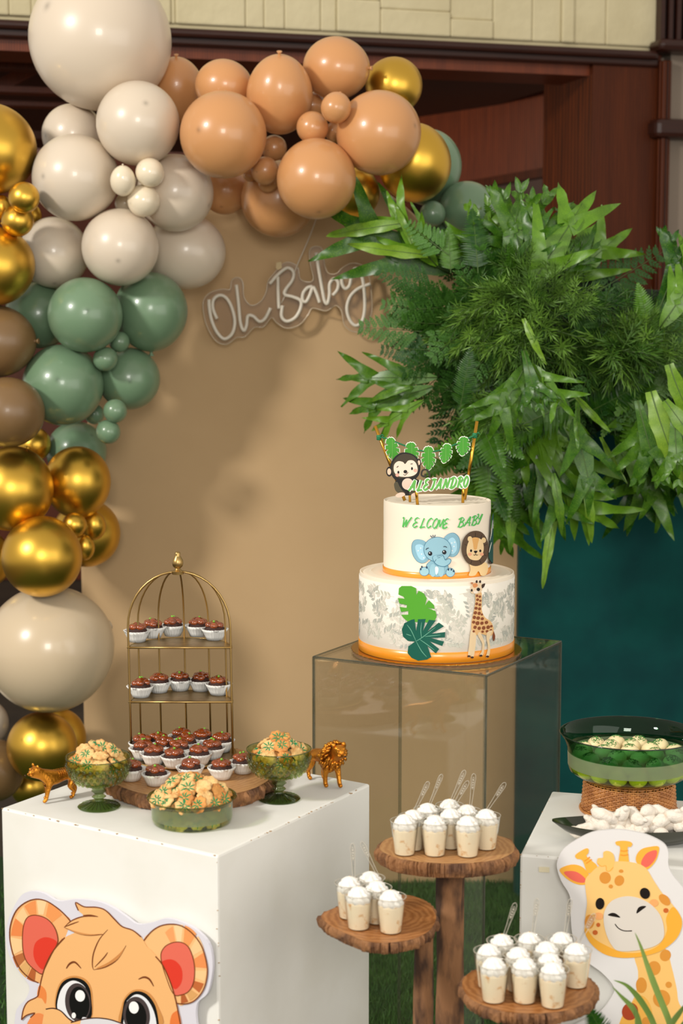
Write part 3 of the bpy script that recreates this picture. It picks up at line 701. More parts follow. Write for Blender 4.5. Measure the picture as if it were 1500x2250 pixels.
G('forelock', [(582,1110),(590,1078),(625,1072),(628,1035),(660,1025),(695,1045),(708,1090),(700,1130),(690,1165),(655,1170),(640,1140),(605,1135)], (251,200,112)); GS('forelock_outline', [[(586,1115),(615,1135),(645,1130),(650,1165),(672,1168),(698,1140)]], 5, (244,172,72))
for e in (ell(640,1215,40,42), ell(740,1235,33,38,25), ell(753,1168,16,12), ell(680,1276,15,14), ell(530,1525,34,50,5), ell(1060,1370,48,30,45)): G('spot', e, (224,150,60))
for e in (ell(592,1547,14,15), ell(570,1601,18,17), ell(1069,1445,18,17)): G('spot', e, (206,104,44))
G('blush', ell(595,1485,30,26), (250,176,110)); G('blush', ell(985,1391,30,26), (250,176,110))
G('muzzle', [(630,1520),(640,1440),(690,1375),(780,1345),(870,1355),(960,1400),(1030,1480),(1056,1580),(1045,1650),(980,1700),(860,1727),(740,1731),(690,1695),(650,1615)], (224,217,208))
G('eye', ell(604,1397,31,41,5), (22,14,10)); G('eye', ell(921,1324,35,40,-25), (22,14,10))
G('nostril', [(660,1478),(685,1462),(715,1466),(748,1494),(710,1490)], (24,16,12)); G('nostril', [(862,1466),(872,1428),(900,1413),(930,1416),(900,1440)], (24,16,12))
GS('mouth', [[(710,1540),(735,1570),(775,1588),(830,1588)]], 7, (40,26,20))

# ------------------------------------------------------------------ wood slabs
M_slab = wood('pale_wood_rings', L(168, 120, 74), L(190, 144, 94), 34, 5, .45, rings=True, stretch=(1, 1, .2))
M_slab2 = wood('varnished_wood_rings', L(146, 92, 48), L(178, 122, 72), 30, 6, .32, rings=True, stretch=(1, 1, .2))
M_bark = mat('bark', L(142, 98, 60), .85, noise=(38, L(86, 56, 36), .42, .66), bump=(70, .9, .006))
def slab(label, outline, Z, th, m, seed, name='wood_slice', conv=None, mirror=None):
    rn = random.Random(seed); P = [PZ(*(conv(*p) if conv else p), Z) for p in cr(outline, True, 8)]
    c = sum(P, Vector())/len(P); t = thing(name, label, 'wood slice', (c.x, c.y, Z-th)); n = len(P)
    mb = MB(); vs = [c]+[c+(p-c)*.985 for p in P]; mb.add(vs, [(0, 1+i, 1+(i+1) % n) for i in range(n)])
    o = mb.build('wood_face', m, t, False, Vector((c.x, c.y, Z))); o.location = (0, 0, th)
    # bark: vertical ridges with deep cracks, several rings
    N = n*3; mb = MB(); rings = [(0, .978), (-.06, 1.0), (-.3, 1.025), (-.6, 1.02), (-.9, 1.0), (-1, .97)]
    rad = []; dep = 0
    for i in range(N):
        if rn.random() < .3: dep = rn.choice([0, .0, .012, .03, -.035, -.02])*1.0
        rad.append(dep+rn.gauss(0, .006))
    for k, (z, s) in enumerate(rings):
        for i in range(N):
            a, b = P[(i//3) % n], P[(i//3+1) % n]; p = a.lerp(b, (i % 3)/3)
            q = s+(rad[i]*(1 if 0 < k < 5 else .3)) + (rn.gauss(0, .006) if 0 < k < 5 else 0)
            v = c+(p-c)*q; mb.v.append(Vector((v.x, v.y, Z+z*th)))
    R = len(rings); mb.v.append(Vector((c.x, c.y, Z-th)))
    for k in range(R-1):
        for i in range(N): mb.f.append((k*N+i, k*N+(i+1) % N, (k+1)*N+(i+1) % N, (k+1)*N+i))
    for i in range(N): mb.f.append(((R-1)*N+i, (R-1)*N+(i+1) % N, R*N))
    mb.m = [0]*len(mb.f); mb.build('bark', M_bark, t, 40); return t, c
SLZ = ZL+.026
s1, s1c = slab('round bark edged wood slice under the gold cage on the left plinth', [(232,1693),(250,1664),(300,1650),(360,1641),(420,1638),(490,1640),(545,1650),(590,1668),(602,1692),(590,1716),(545,1738),(480,1749),(410,1753),(330,1748),(265,1730),(238,1711)], SLZ, .0255, M_slab, 1)

# ------------------------------------------------------------------ gold cage stand with three shelves
M_brass = mat('brushed_gold_metal', L(176, 146, 92), .34, 1); M_shelf = mat('gold_shelf', L(168, 140, 92), .38, 1, noise=(60, L(150, 122, 76)))
cb = PZ(400, 1662, SLZ); R = 113*pxm(cb)*1.0; U = pxm(cb)*1.0
cage = thing('gold_cage_stand', 'gold wire birdcage dessert stand with three shelves on the wood slice', 'dessert stand', cb)
hm, ht, hd = 123*U, 244*U, 288*U
def at(a, r, z): return cb+Vector((math.cos(a)*r-0.012*z, math.sin(a)*r, z))
mb = MB(); mb.lathe([(.001, .001), (R*1.02, .001), (R*1.04, .003), (R*1.04, .006), (R*1.0, .006), (.001, .004)], 48, cb); mb.build('base_tray', M_shelf, cage, 40)
mb = MB(); mb.tube([cb+Vector((math.cos(a)*R*1.05, math.sin(a)*R*1.05, .0045)) for a in (2*PI*i/48 for i in range(48))], .0022, 6, True); mb.build('base_ring', M_brass, cage, True)
for i in range(7):
    a = PI*i/6; rr = R*.985
    pts = [at(a, rr, .004), at(a, rr, hm), at(a, rr, hd)]+[at(a, rr*math.cos(t), hd+rr*1.1*math.sin(t)) for t in (PI/2*j/10 for j in range(1, 11))]
    mb = MB(); mb.tube(pts, .0021 if i in (0, 6) else .0017, 6); mb.build('rib', M_brass, cage, True)
for h in (hm, ht):
    mb = MB(); k = 24; arc = [at(PI*i/k, R*.97, h) for i in range(k+1)]; n = len(arc)
    lo = [p-Vector((0, 0, .0022)) for p in arc]
    mb.add(arc+lo, [tuple(range(n)), tuple(range(2*n-1, n-1, -1))]+[(i, (i+1) % n, n+(i+1) % n, n+i)[::-1] for i in range(n)])
    mb.build('shelf', M_shelf, cage)
    mb = MB(); mb.tube([at(0, R, h-.001), at(PI, R, h-.001)], .0022, 6); mb.tube([at(PI*i/k, R, h-.001) for i in range(k+1)], .0018, 6); mb.build('shelf_rim', M_brass, cage, True)
tz = hd+R*1.08; tpz = at(PI/2, 0, tz)
mb = MB(); mb.lathe([(.001, -.004), (.010, -.004), (.0105, .001), (.0055, .004), (.0045, .006), (.0085, .010), (.0098, .015), (.009, .021), (.0055, .027), (.0045, .029), (.0052, .032), (.004, .035), (.001, .036)], 20, tpz); mb.build('finial', M_brass, cage, 50)

# ------------------------------------------------------------------ chocolate bites in paper cups
M_paper = mat('white_paper_cup', L(228, 226, 220), .7); M_choc = mat('chocolate_crumb', L(52, 24, 16), .7, bump=(500, .8, .002)); M_car = mat('caramel_glaze', L(150, 70, 24), .12, coat=.6, spec=.7, noise=(120, L(112, 46, 14)))
M_pearl = mat('green_sugar_pearl', L(116, 170, 52), .35)
def choc(seed):
    rn = random.Random(seed); t = thing('chocolate_bite', '', 'chocolate', (0, 0, 0)); t.scale = (1.15,)*3; mb = MB()
    fl = lambda a, z, j: 1+.05*math.cos(24*a)*(.3 if j < 2 else 1)+(.05*math.sin(3*a+seed) if j == 4 else 0)
    mb.lathe([(.001, .0005), (.0125, .0), (.0145, .006), (.0178, .0125), (.0208, .0175), (.0200, .0175), (.0170, .0125), (.0136, .006), (.0115, .0015), (.001, .0015)], 72, mod=fl); mb.build('paper_cup', M_paper, t, True)
    mb = MB(); mb.lathe([(.001, .0016), (.011, .0018), (.0135, .008), (.0155, .013), (.0150, .018), (.011, .0225), (.001, .0235)], 28, mod=lambda a, z, j: 1+rn.gauss(0, .04) if 0 < j < 6 else 1); mb.build('cake', M_choc, t, True)
    mb = MB(); k = 5+seed % 2
    for i in range(k):
        a = 2*PI*i/k+rn.random()*.4; mb.ball((math.cos(a)*.0082, math.sin(a)*.0082, .0225+rn.gauss(0, .0008)), (.0070, .0070, .0052), 10, 7)
    mb.lathe([(.0001, .0308), (.0035, .0298), (.0065, .027), (.0085, .023), (.0001, .020)], 14, mod=lambda a, z, j: 1+.2*math.cos(5*a+z*200)); mb.build('frosting', M_car, t, True)
    for i in range(1+seed % 3):
        a = rn.random()*6.28; r = rn.uniform(.001, .006); mb = MB(); mb.ball((math.cos(a)*r, math.sin(a)*r, .0312-r*.35), .0019, 8, 6); mb.build('pearl', M_pearl, t, True)
    return t
proto = [choc(i) for i in range(5)]
used = set()
def place_choc(p, label, grp, i):
    k = i % 5; rz = (i*1.7) % 6.28
    if k not in used:
        used.add(k); o = proto[k]; kids(o); o.location = p; o.rotation_euler = (0, 0, rz); o['label'] = label; o['group'] = grp; return o
    return dup(proto[k], p, (0, 0, rz), label, group=grp)
cq = lambda x, y: (x*.5333, 1200+y*.5333)
def zrow(lst, Z, fmt, grp, off, sm=1.0):
    lst = sorted(lst); n = len(lst)
    for j, (x, y) in enumerate(lst):
        p = PZ(*cq(x, y-6), Z); o = place_choc(p, fmt % ordn(j, n), grp, j+off)
zrow([(565,398), (630,382), (712,374), (816,376), (884,390)], cb.z+ht, '%s caramel topped chocolate bite on the top cage shelf', 'chocolate bites on the top shelf', 0)
zrow([(580,626), (655,606), (742,598), (828,600), (900,616)], cb.z+hm, '%s caramel topped chocolate bite on the middle cage shelf', 'chocolate bites on the middle shelf', 2)
zrow([(585,858), (590,882), (655,848), (634,904), (676,868), (718,915), (738,880), (747,832), (768,856), (834,836), (820,904), (874,880), (912,850)], cb.z+.0062, '%s caramel topped chocolate bite on the cage base tray', 'chocolate bites on the base tray', 1)
zrow([(542,968), (642,988), (784,962), (912,962), (1000,938)], SLZ+.001, '%s caramel topped chocolate bite on the wood slice before the cage', 'chocolate bites on the wood slice', 3)

# ------------------------------------------------------------------ green glass dishes and butter cookies
M_gg = glass('green_glass', (.78, .87, .58, 1), 1.5, .04, gain=1.0); M_gd = glass('green_glass_thick', (.52, .61, .38, 1), 1.5, .05)
M_hob = glass('hobnail_green_glass', (.74, .80, .53, 1), 1.5, .05); M_frost = glass('frosted_green_glass', (.56, .63, .42, 1), 1.45, .3, .2)
def goblet(label, px, py):
    p = PZ(px, py, ZL); q = pxm(p); t = thing('glass_goblet', label, 'goblet', p)
    mb = MB(); mb.lathe([(.001, .0), (45*q, 0), (47*q, 2.5*q), (44*q, 5*q), (30*q, 9*q), (14*q, 15*q), (.001, 16*q)], 40); o = mb.build('foot', M_gd, t, 40, (0, 0, 0))
    mb = MB()
    for i in range(28):
        a = 2*PI*i/28; d = Vector((math.cos(a), math.sin(a), 0)); mb.tube([d*14*q+Vector((0, 0, 14.5*q)), d*30*q+Vector((0, 0, 9.3*q)), d*43*q+Vector((0, 0, 5.5*q))], .9*q, 4, cap=False)
    mb.build('foot_flutes', M_gd, t, True, (0, 0, 0))['kind'] = 'stuff'
    mb = MB(); mb.lathe([(13*q, 14*q), (9*q, 17*q), (12*q, 21*q), (16*q, 24*q), (12*q, 27*q), (9.5*q, 30*q), (13*q, 34*q), (17*q, 37*q), (14*q, 41*q), (18*q, 45*q), (26*q, 48*q)], 28); mb.build('stem', M_gd, t, True, (0, 0, 0))
    pb = [(2*q, 48*q), (26*q, 48*q), (46*q, 56*q), (60*q, 70*q), (67*q, 86*q), (70*q, 103*q), (71*q, 112*q), (72*q, 114*q), (69.5*q, 115*q), (68*q, 112*q), (66.5*q, 103*q), (63*q, 86*q), (56*q, 71*q), (43*q, 59*q), (24*q, 51*q), (2*q, 51*q)]
    mb = MB(); mb.lathe(pb, 48); mb.build('bowl', M_hob, t, True, (0, 0, 0))
    mb = MB(); prof = [(50*q, 58.5*q), (58*q, 67*q), (63*q, 76*q), (66.5*q, 86*q), (68.6*q, 95*q)]
    for k, (r, z) in enumerate(prof):
        n = 26+2*(k > 1)*2
        for i in range(n):
            a = 2*PI*(i+.5*(k % 2))/n; s = (3.4+k*.35)*q; mb.ball((math.cos(a)*r, math.sin(a)*r, z), (s, s, s), 6, 4)
    mb.build('hobnail', M_hob, t, True, (0, 0, 0))['kind'] = 'stuff'
    mb = MB(); mb.tube([(math.cos(a)*70.7*q, math.sin(a)*70.7*q, 114*q) for a in (2*PI*i/48 for i in range(48))], 1.1*q, 6, True); mb.build('rim', M_gd, t, True, (0, 0, 0))
    return t, p, q
M_cook = mat('butter_cookie', L(226, 188, 126), .75, noise=(70, L(204, 146, 80), .42, .72), bump=(300, .35, .0015)); M_cookb = mat('browned_cookie', L(212, 150, 78), .75, noise=(70, L(180, 112, 52), .4, .7), bump=(300, .4, .0015))
M_sug = mat('green_sugar', L(22, 146, 88), .5, bump=(1200, 1, .001))
def cookie_mesh(seed, ring=False):
    rn = random.Random(seed); r0 = .0165; n = 48; k = 8
    fl = lambda a, z, j: 1-.11*abs(math.sin(k*a/2))**.6*0+(.065*math.cos(k*a) if j in (1, 2, 3) else .04*math.cos(k*a))
    prof = [(.0001, 0), (r0*.86, 0), (r0, .0024), (r0*.93, .0052), (r0*.6, .0068), (r0*.25, .0064 if not ring else .003), (.0001, .0058 if not ring else .0025)]
    mb = MB(); mb.lathe(prof, n, mod=fl)
    for i in range(k):                                  # piped ridges
        a = 2*PI*(i)/k; d = Vector((math.cos(a), math.sin(a), 0)); mb.ball(d*r0*.58+Vector((0, 0, .0052)), (r0*.2, r0*.2, .0026), 7, 5)
    return mb.mesh('cookie', M_cookb if seed % 4 == 3 else M_cook, True)
def sugar_mesh(seed):
    rn = random.Random(seed+50); mb = MB(); r0 = .0165
    for i in range(8):                                  # sugar lying in the grooves between the piped ridges
        a = 2*PI*(i+.5)/8+rn.gauss(0, .08); d = Vector((math.cos(a), math.sin(a), 0)); l0, l1 = r0*rn.uniform(.12, .2), r0*rn.uniform(.68, .88)
        mb.tube([d*l0+Vector((0, 0, .0066)), d*(l0*.5+l1*.5)+Vector((0, 0, .0066)), d*l1+Vector((0, 0, .0050))], [.0009, .0015, .0008], 5)
    for i in range(14):
        a = rn.random()*6.28; r = r0*rn.uniform(.05, .8); mb.ball((math.cos(a)*r, math.sin(a)*r, .0068-r*.06), .0005, 5, 4)
    return mb.mesh('green_sugar', M_sug, True)
CK = [cookie_mesh(i) for i in range(4)]; SGm = [sugar_mesh(i) for i in range(3)]
def cookie(p, nrm, spin, i, label, grp, sc=1, sugar=True):
    o = thing('butter_cookie', label, 'cookie', p, grp); q = Vector(nrm).normalized().to_track_quat('Z', 'Y'); o.rotation_mode = 'QUATERNION'
    from mathutils import Quaternion
    o.rotation_quaternion = q @ Quaternion((0, 0, 1), spin); o.scale = (sc,)*3
    from_mesh('biscuit', CK[i % 4], o)
    if sugar: from_mesh('green_sugar', SGm[i % 3], o)
def heap(c, r, z0, dome, layers, rn, label, grp, sc=1):
    i = 0
    names = ['lowest', 'second', 'third', 'fourth', 'fifth', 'sixth', 'seventh', 'eighth', 'ninth', 'tenth']
    for li, (rr, z, n, tilt) in enumerate(layers):
        order = sorted(range(n), key=lambda k: round(math.cos(2*PI*(k+.17)/n+z*40), 4)); lab = {k: j for j, k in enumerate(order)}
        for k in range(n):
            a = 2*PI*(k+rn.random()*.35)/n+z*40; R0 = rr*r*rn.uniform(.93, 1.04)
            p = c+Vector((math.cos(a)*R0, math.sin(a)*R0, z0+z*dome+rn.uniform(-.002, .003)))
            nv = Vector((math.cos(a)*tilt+rn.gauss(0, .5), math.sin(a)*tilt-.35+rn.gauss(0, .5), 1)); cookie(p, nv, rn.random()*6, rn.randrange(12), label % (ordn(lab[k], n), names[li]), grp, sc, rn.random() < .68); i += 1
gob = {}
for lab, px, py, w in (('green pressed glass goblet of cookies at left beside the tiger', 217.6, 1773, 'left'), ('green pressed glass goblet of cookies at right beside the lion', 613, 1756, 'right')):
    t, p, q = goblet(lab, px, py); rn = random.Random(len(w)*7+1)
    heap(p, 56*q, 92*q, 44*q, [(.3, -.62, 3, .4), (.6, -.45, 7, 1.0), (.76, -.02, 8, .9), (.84, .28, 9, .6), (.42, .4, 5, .5), (.54, .7, 6, .5), (.15, .98, 3, .2)], rn, 'butter cookie, %%s in the %%s layer of the %s goblet' % w, 'cookies in the %s goblet' % w, .84)
dp = PZ(422, 1805, ZL); q = pxm(dp); dish = thing('glass_dish', 'round green glass dish with a frosted band, heaped with cookies', 'dish', dp)
mb = MB(); mb.lathe([(.001, .0005), (80*q, .0), (87*q, 4*q), (89*q, 14*q)], 56); mb.lathe([(.001, 3*q), (79*q, 3*q), (85*q, 6*q), (87*q, 14*q)], 56); mb.build('base', M_gg, dish, True, (0, 0, 0))
mb = MB(); mb.lathe([(89*q, 14*q), (89.5*q, 46*q)], 56); mb.lathe([(87*q, 14*q), (87.5*q, 46*q)], 56); mb.build('frosted_band', M_frost, dish, True, (0, 0, 0))
mb = MB(); mb.lathe([(89.5*q, 46*q), (92*q, 51*q), (99*q, 58*q), (97*q, 58.5*q), (90*q, 52*q), (87.5*q, 46*q)], 56); mb.build('flared_rim', M_gd, dish, True, (0, 0, 0))
rn = random.Random(21)
heap(dp, 78*q, 14*q, 46*q, [(.80, -.02, 11, 1.7), (.80, .42, 11, 1.5), (.95, .86, 13, .9), (.62, .88, 7, .4), (.78, 1.15, 10, .8), (.42, 1.3, 5, .5), (.5, 1.52, 6, .5), (.12, 1.72, 2, .3)], rn, 'butter cookie, %s in the %s layer of the frosted dish heap', 'cookies in the frosted dish', .9)

# ------------------------------------------------------------------ gold animal figurines
M_fig = mat('antique_gold_paint', L(204, 132, 40), .32, .85, bump=(260, .5, .002), noise=(90, L(160, 92, 24), .5, .8))
def skin_mesh(name, chains, m, sub=2, root=0):
    """chains: lists of (x,y,z,r); points with the same position are shared"""
    vs = []; rs = []; es = []; idx = {}
    for ch in chains:
        prev = None
        for (x, y, z, r) in ch:
            k = (round(x, 5), round(y, 5), round(z, 5))
            if k not in idx: idx[k] = len(vs); vs.append((x, y, z)); rs.append(r)
            if prev is not None and prev != idx[k]: es.append((prev, idx[k]))
            prev = idx[k]
    me = bpy.data.meshes.new(name+'_cage'); me.from_pydata(vs, es, []); o = bpy.data.objects.new(name+'_cage', me); C.objects.link(o)
    md = o.modifiers.new('skin', 'SKIN'); sv = me.skin_vertices[0].data
    for i, r in enumerate(rs): sv[i].radius = (r, r); sv[i].use_root = (i == root)
    md.use_smooth_shade = True; s = o.modifiers.new('sub', 'SUBSURF'); s.levels = s.render_levels = sub
    dg = bpy.context.evaluated_depsgraph_get(); dg.update(); out = bpy.data.meshes.new_from_object(o.evaluated_get(dg)); out.name = name
    bpy.data.objects.remove(o); out.materials.clear(); out.materials.append(m)
    for p in out.polygons: p.use_smooth = True
    return out
def big_cat(name, label, loc, rz, s, lion):
    t = thing(name, label, 'figurine', loc, rot=(0, 0, rz)); u = lambda *a: tuple(v*s for v in a)
    P = {'hip': (-.40, 0, .60, .15), 'mid': (-.08, 0, .56, .155), 'chest': (.24, 0, .60, .175), 'neck': (.42, 0, .72 if lion else .70, .12), 'hd': (.60, 0, .84 if lion else .78, .135), 'muz': (.75, 0, .78 if lion else .71, .082)}
    ch = [[u(*P[k]) for k in ('hip', 'mid', 'chest', 'neck', 'hd', 'muz')]]
    for sd, fx, hx in ((1, .10, .08), (-1, -.02, -.10)):
        ch.append([u(*P['chest']), u(.24+fx*.3, sd*.12, .44, .085), u(.22+fx, sd*.125, .26, .055), u(.24+fx*1.3, sd*.125, .07, .048), u(.32+fx*1.3, sd*.125, .04, .05)])
        ch.append([u(*P['hip']), u(-.40+hx*.4, sd*.12, .45, .105), u(-.34+hx, sd*.125, .31, .07), u(-.47+hx, sd*.125, .18, .045), u(-.43+hx, sd*.125, .05, .042), u(-.34+hx, sd*.125, .035, .048)])
    ch.append([u(*P['hip']), u(-.56, 0, .62, .04), u(-.66, .04, .44, .03), u(-.70, .06, .26, .028), u(-.76, .06, .2, .035)])
    for sd in (1, -1): ch.append([u(*P['hd']), u(.56, sd*.10, P['hd'][2]+.12, .035)])
    from_mesh('body', skin_mesh(name, ch, M_fig), t)
    hz = P['hd'][2]
    mb = MB()
    for sd in (1, -1): mb.ball(u(.69, sd*.055, hz+.03), u(.016, .02, .014), 8, 6)
    me_ = MB()
    for sd in (1, -1): me_.ball(u(.565, sd*.115, hz+.135), u(.03, .045, .05), 10, 8); me_.ball(u(.70, sd*.06, hz-.055), u(.05, .045, .04), 10, 8); me_.ball(u(.655, sd*.055, hz+.065), u(.045, .05, .03), 10, 8)
    me_.build('ears', M_fig, t, True, (0, 0, 0))
    mb.build('eyes', ink(60, 30, 8), t, True, (0, 0, 0))
    mb = MB(); mb.ball(u(.835, 0, hz-.05), u(.02, .032, .02), 8, 6); mb.build('nose', ink(70, 36, 10), t, True, (0, 0, 0))
    if lion:
        rn = random.Random(2); mb = MB()
        for i in range(190):
            a = rn.random()*2*PI; k = rn.random(); x = .50-.34*k+rn.gauss(0, .02); rr = (.16+.08*math.sin(PI*min(1, k*1.1)))*(1+rn.gauss(0, .06)); zc = hz-.02-.22*k
            c = Vector((x, math.cos(a)*rr*.95, zc+math.sin(a)*rr*1.05)); d = Vector((-.5, math.cos(a)*.6, math.sin(a)*.5-.75)).normalized(); l = rn.uniform(.08, .15)
            if x > .5 and abs(c.y) < .1: continue
            mb.tube([u(*c), u(*(c+d*l*.5+Vector((0, math.cos(a), math.sin(a)))*.02)), u(*(c+d*l))], [.028*s, .034*s, .004*s], 5)
        mb.build('mane', M_fig, t, True, (0, 0, 0))
    else:
        mb = MB()
        for i in range(26):
            x = -.45+.03*i*.9; sd = 1 if i % 2 else -1; rr = .16
            mb.tube([u(x, sd*rr*math.cos(a)*1.02, .58+rr*math.sin(a)*1.02) for a in (1.3, .9, .5, .1)], .006*s, 4)
        mb.build('stripes', M_fig, t, True, (0, 0, 0))['kind'] = 'stuff'
    return t
p = PZ(126, 1757, ZL); big_cat('tiger_figurine', 'small gold painted tiger figurine at the left edge of the plinth', p, math.radians(180+38), .070, False)
p = PZ(716, 1724, ZL); big_cat('lion_figurine', 'small gold painted lion figurine with a mane on the plinth corner', p, math.radians(-62), .083, True)

# ------------------------------------------------------------------ clear acrylic pedestal
M_clear = glass('clear_acrylic', (.96, .962, .945, 1), 1.49, .015, gain=1.0)
M_aedge = glass('acrylic_edge', (.55, .56, .48, 1), 1.6, .1, .12, gain=.6)
ZA = 1.09; A3 = PZ(1068, 1483, ZA); L3 = PZ(688, 1442, ZA); R3 = PZ(1232, 1408, ZA); K3 = L3+R3-A3
ped = thing('acrylic_pedestal', 'tall clear acrylic box pedestal carrying the two tier cake', 'pedestal', (A3.x, A3.y, 0))
def panel(name, p, q, inn):
    t = .005; mb = MB(); f = lambda v, z: Vector((v.x, v.y, z)); i = inn*t
    mb.hexa([f(p, .0), f(q, .0), f(q+i, .0), f(p+i, .0), f(p, ZA-.005), f(q, ZA-.005), f(q+i, ZA-.005), f(p+i, ZA-.005)])
    mb.m = [1, 1, 0, 1, 0, 1]; return mb.build(name, [M_clear, M_aedge], ped)
eu = (A3-L3).normalized(); ev = (R3-A3).normalized()
panel('front_panel', L3, A3, ev); panel('side_panel', A3, R3, -eu); panel('side_panel', L3, K3, eu); panel('back_panel', K3, R3, -ev)
mb = MB(); f = lambda v, z: Vector((v.x, v.y, z)); mb.hexa([f(v, ZA-.005) for v in (L3, A3, R3, K3)]+[f(v, ZA) for v in (L3, A3, R3, K3)]); mb.m = [0, 0, 1, 1, 1, 1]; mb.build('top_panel', [M_clear, M_aedge], ped)
mb = MB()
for v in (L3, A3, R3): mb.tube([f(v, .0), f(v, ZA-.002)], .0022, 5)
mb.tube([f(v, ZA-.001) for v in (L3, A3, R3, K3)], .0018, 5, True); mb.build('glued_edge', M_aedge, ped)

# ------------------------------------------------------------------ cake
M_cream = mat('buttercream', L(238, 226, 206), .5, spec=.3, bump=(60, .05, .002)); M_wrap = mat('printed_icing_wrap', L(234, 228, 215), .6, spec=.3)
M_ribbon = mat('orange_satin_ribbon', L(234, 148, 36), .3, spec=.6, coat=.3); M_board = mat('gold_foil_board', L(206, 150, 62), .25, .9); M_card = mat('brown_cardboard', L(128, 92, 62), .9)
cc = PZ(958, 1423, ZA+.006); q = pxm(cc); RB = 186*q; R1 = 168.5*q; R2 = 116.5*q; H1 = 169*q; H2 = 156*q
bd = thing('cake_board', 'round gold scalloped cardboard cake board on the acrylic pedestal', 'cake board', (cc.x, cc.y, ZA))
sc_ = lambda a, z, j: 1+.008*math.cos(60*a)
mb = MB(); mb.lathe([(.001, .0), (RB*.985, .0), (RB*.985, .0045), (.001, .0045)], 180, bd.location, mod=sc_); mb.build('cardboard', M_card, bd, 40)
mb = MB(); mb.lathe([(.001, .0045), (RB, .0045), (RB, .006), (.001, .006)], 180, bd.location, mod=sc_); mb.build('gold_foil', M_board, bd, 40)
cake = thing('tiered_cake', 'two tier cream cake with jungle animal decorations on the acrylic pedestal', 'cake', cc)
def tier(name, R, z0, h, m, rip):
    prof = [(.001, z0), (R, z0)]+[(R*(1+.0015*math.sin(i*2.1)), z0+h*i/8) for i in range(1, 8)]+[(R, z0+h-.002), (R*.997, z0+h+.0015), (R*.985, z0+h+.002)]
    r = R*.985
    while r > .006:
        prof += [(r-.004, z0+h-.0008), (r-.009, z0+h+.0016*(.8+.2*math.sin(r*300)))]; r -= .0105
    prof.append((.0005, z0+h)); mb = MB(); mb.lathe(prof, 96, cc, mod=lambda a, z, j: 1+(.003*math.sin(a+j*.7) if j > 12 else 0)); return mb.build(name, m, cake, 50)
tier('bottom_tier', R1, 0, H1, M_cream, 1); tier('top_tier', R2, H1, H2, M_cream, 1)
def band(name, R, z0, z1, m):
    mb = MB(); mb.lathe([(R, z0), (R+.0008, z0+.0004), (R+.0008, z1-.0004), (R, z1)], 96, cc); return mb.build(name, m, cake, True)
band('icing_wrap', R1+.0003, .002, H1-.005, M_wrap); band('ribbon', R1+.0012, .0005, .020, M_ribbon); band('ribbon', R2+.0006, H1+.001, H1+.0125, M_ribbon)
c1 = Cyl(cc, R1+.0012); c2 = Cyl(cc, R2+.0006); cz = lambda x, y: (680+x/2.6786, 900+y/2.6786)
# printed pale leaf pattern of the wrap: leaves and stems, one joined print
rn = random.Random(12); LP = [MB(), MB(), MB()]
zlo, zhi = .022, H1-.008
def leaf2(mb, a, b, ang, l, w):
    d = Vector((math.cos(ang), math.sin(ang))); n_ = Vector((-d.y, d.x)); o = Vector((a, b))
    P = [o, o+d*l*.35+n_*w, o+d*l*.7+n_*w*.8, o+d*l, o+d*l*.7-n_*w*.8, o+d*l*.35-n_*w]
    if min(p.y for p in P) < zlo or max(p.y for p in P) > zhi: return
    mb.add([c1.to3(p.x, p.y, .0003) for p in P], [(0, 1, 2, 3), (0, 3, 4, 5)])
for i in range(125):
    a = (-.62+1.24*((i*.754878) % 1))*PI*R1; b = zlo+(zhi-zlo)*((i*.569840) % 1); ang = rn.uniform(-.6, 3.7); k = rn.choice([0, 0, 1, 1, 2]); L0 = rn.uniform(.022, .036); st_ = []
    for s in range(5):
        t = s/4; x = a+math.cos(ang)*L0*t; y = b+math.sin(ang)*L0*t; st_.append((x, y))
        if s: 
            for sd in (1, -1): leaf2(LP[(k+(sd > 0)) % 3], x, y, ang+sd*rn.uniform(.6, 1.0), rn.uniform(.009, .015), rn.uniform(.0020, .0031))
    leaf2(LP[k], *st_[-1], ang, .014, .0027)
    A_, B_ = ribbon(st_, .0006); 
    if min(p.y for p in A_) > zlo and max(p.y for p in A_) < zhi:
        n_ = len(A_); LP[k].add([c1.to3(p.x, p.y, .0002) for p in A_]+[c1.to3(p.x, p.y, .0002) for p in B_], [(j, j+1, n_+j+1, n_+j) for j in range(n_-1)])
for k, (mb, col) in enumerate(zip(LP, ((196, 196, 182), (214, 209, 196), (176, 178, 168)))):
    mb.build('leaf_print', mat('leaf_print_%d' % k, L(*col), .6, spec=.3), cake)['kind'] = 'stuff'
H = [0]
def K(sf, name, pts, c, sm=True, base=None):
    base = base if base is not None else (.0017 if name in ('monstera_leaf', 'giraffe_leg', 'hoof') else .0006)
    return K_(sf, name, pts, c, sm, base)
def K_(sf, name, pts, c, sm, base):
    H[0] += .00009; return shape(sf, name, pts, ink(*c), cake, base+H[0], cz, smooth=sm)
def KS(sf, name, lines, w, c, taper=False, base=.0006):
    H[0] += .00009; return strokes(sf, name, lines, w, ink(*c), cake, base+H[0], cz, False, taper)
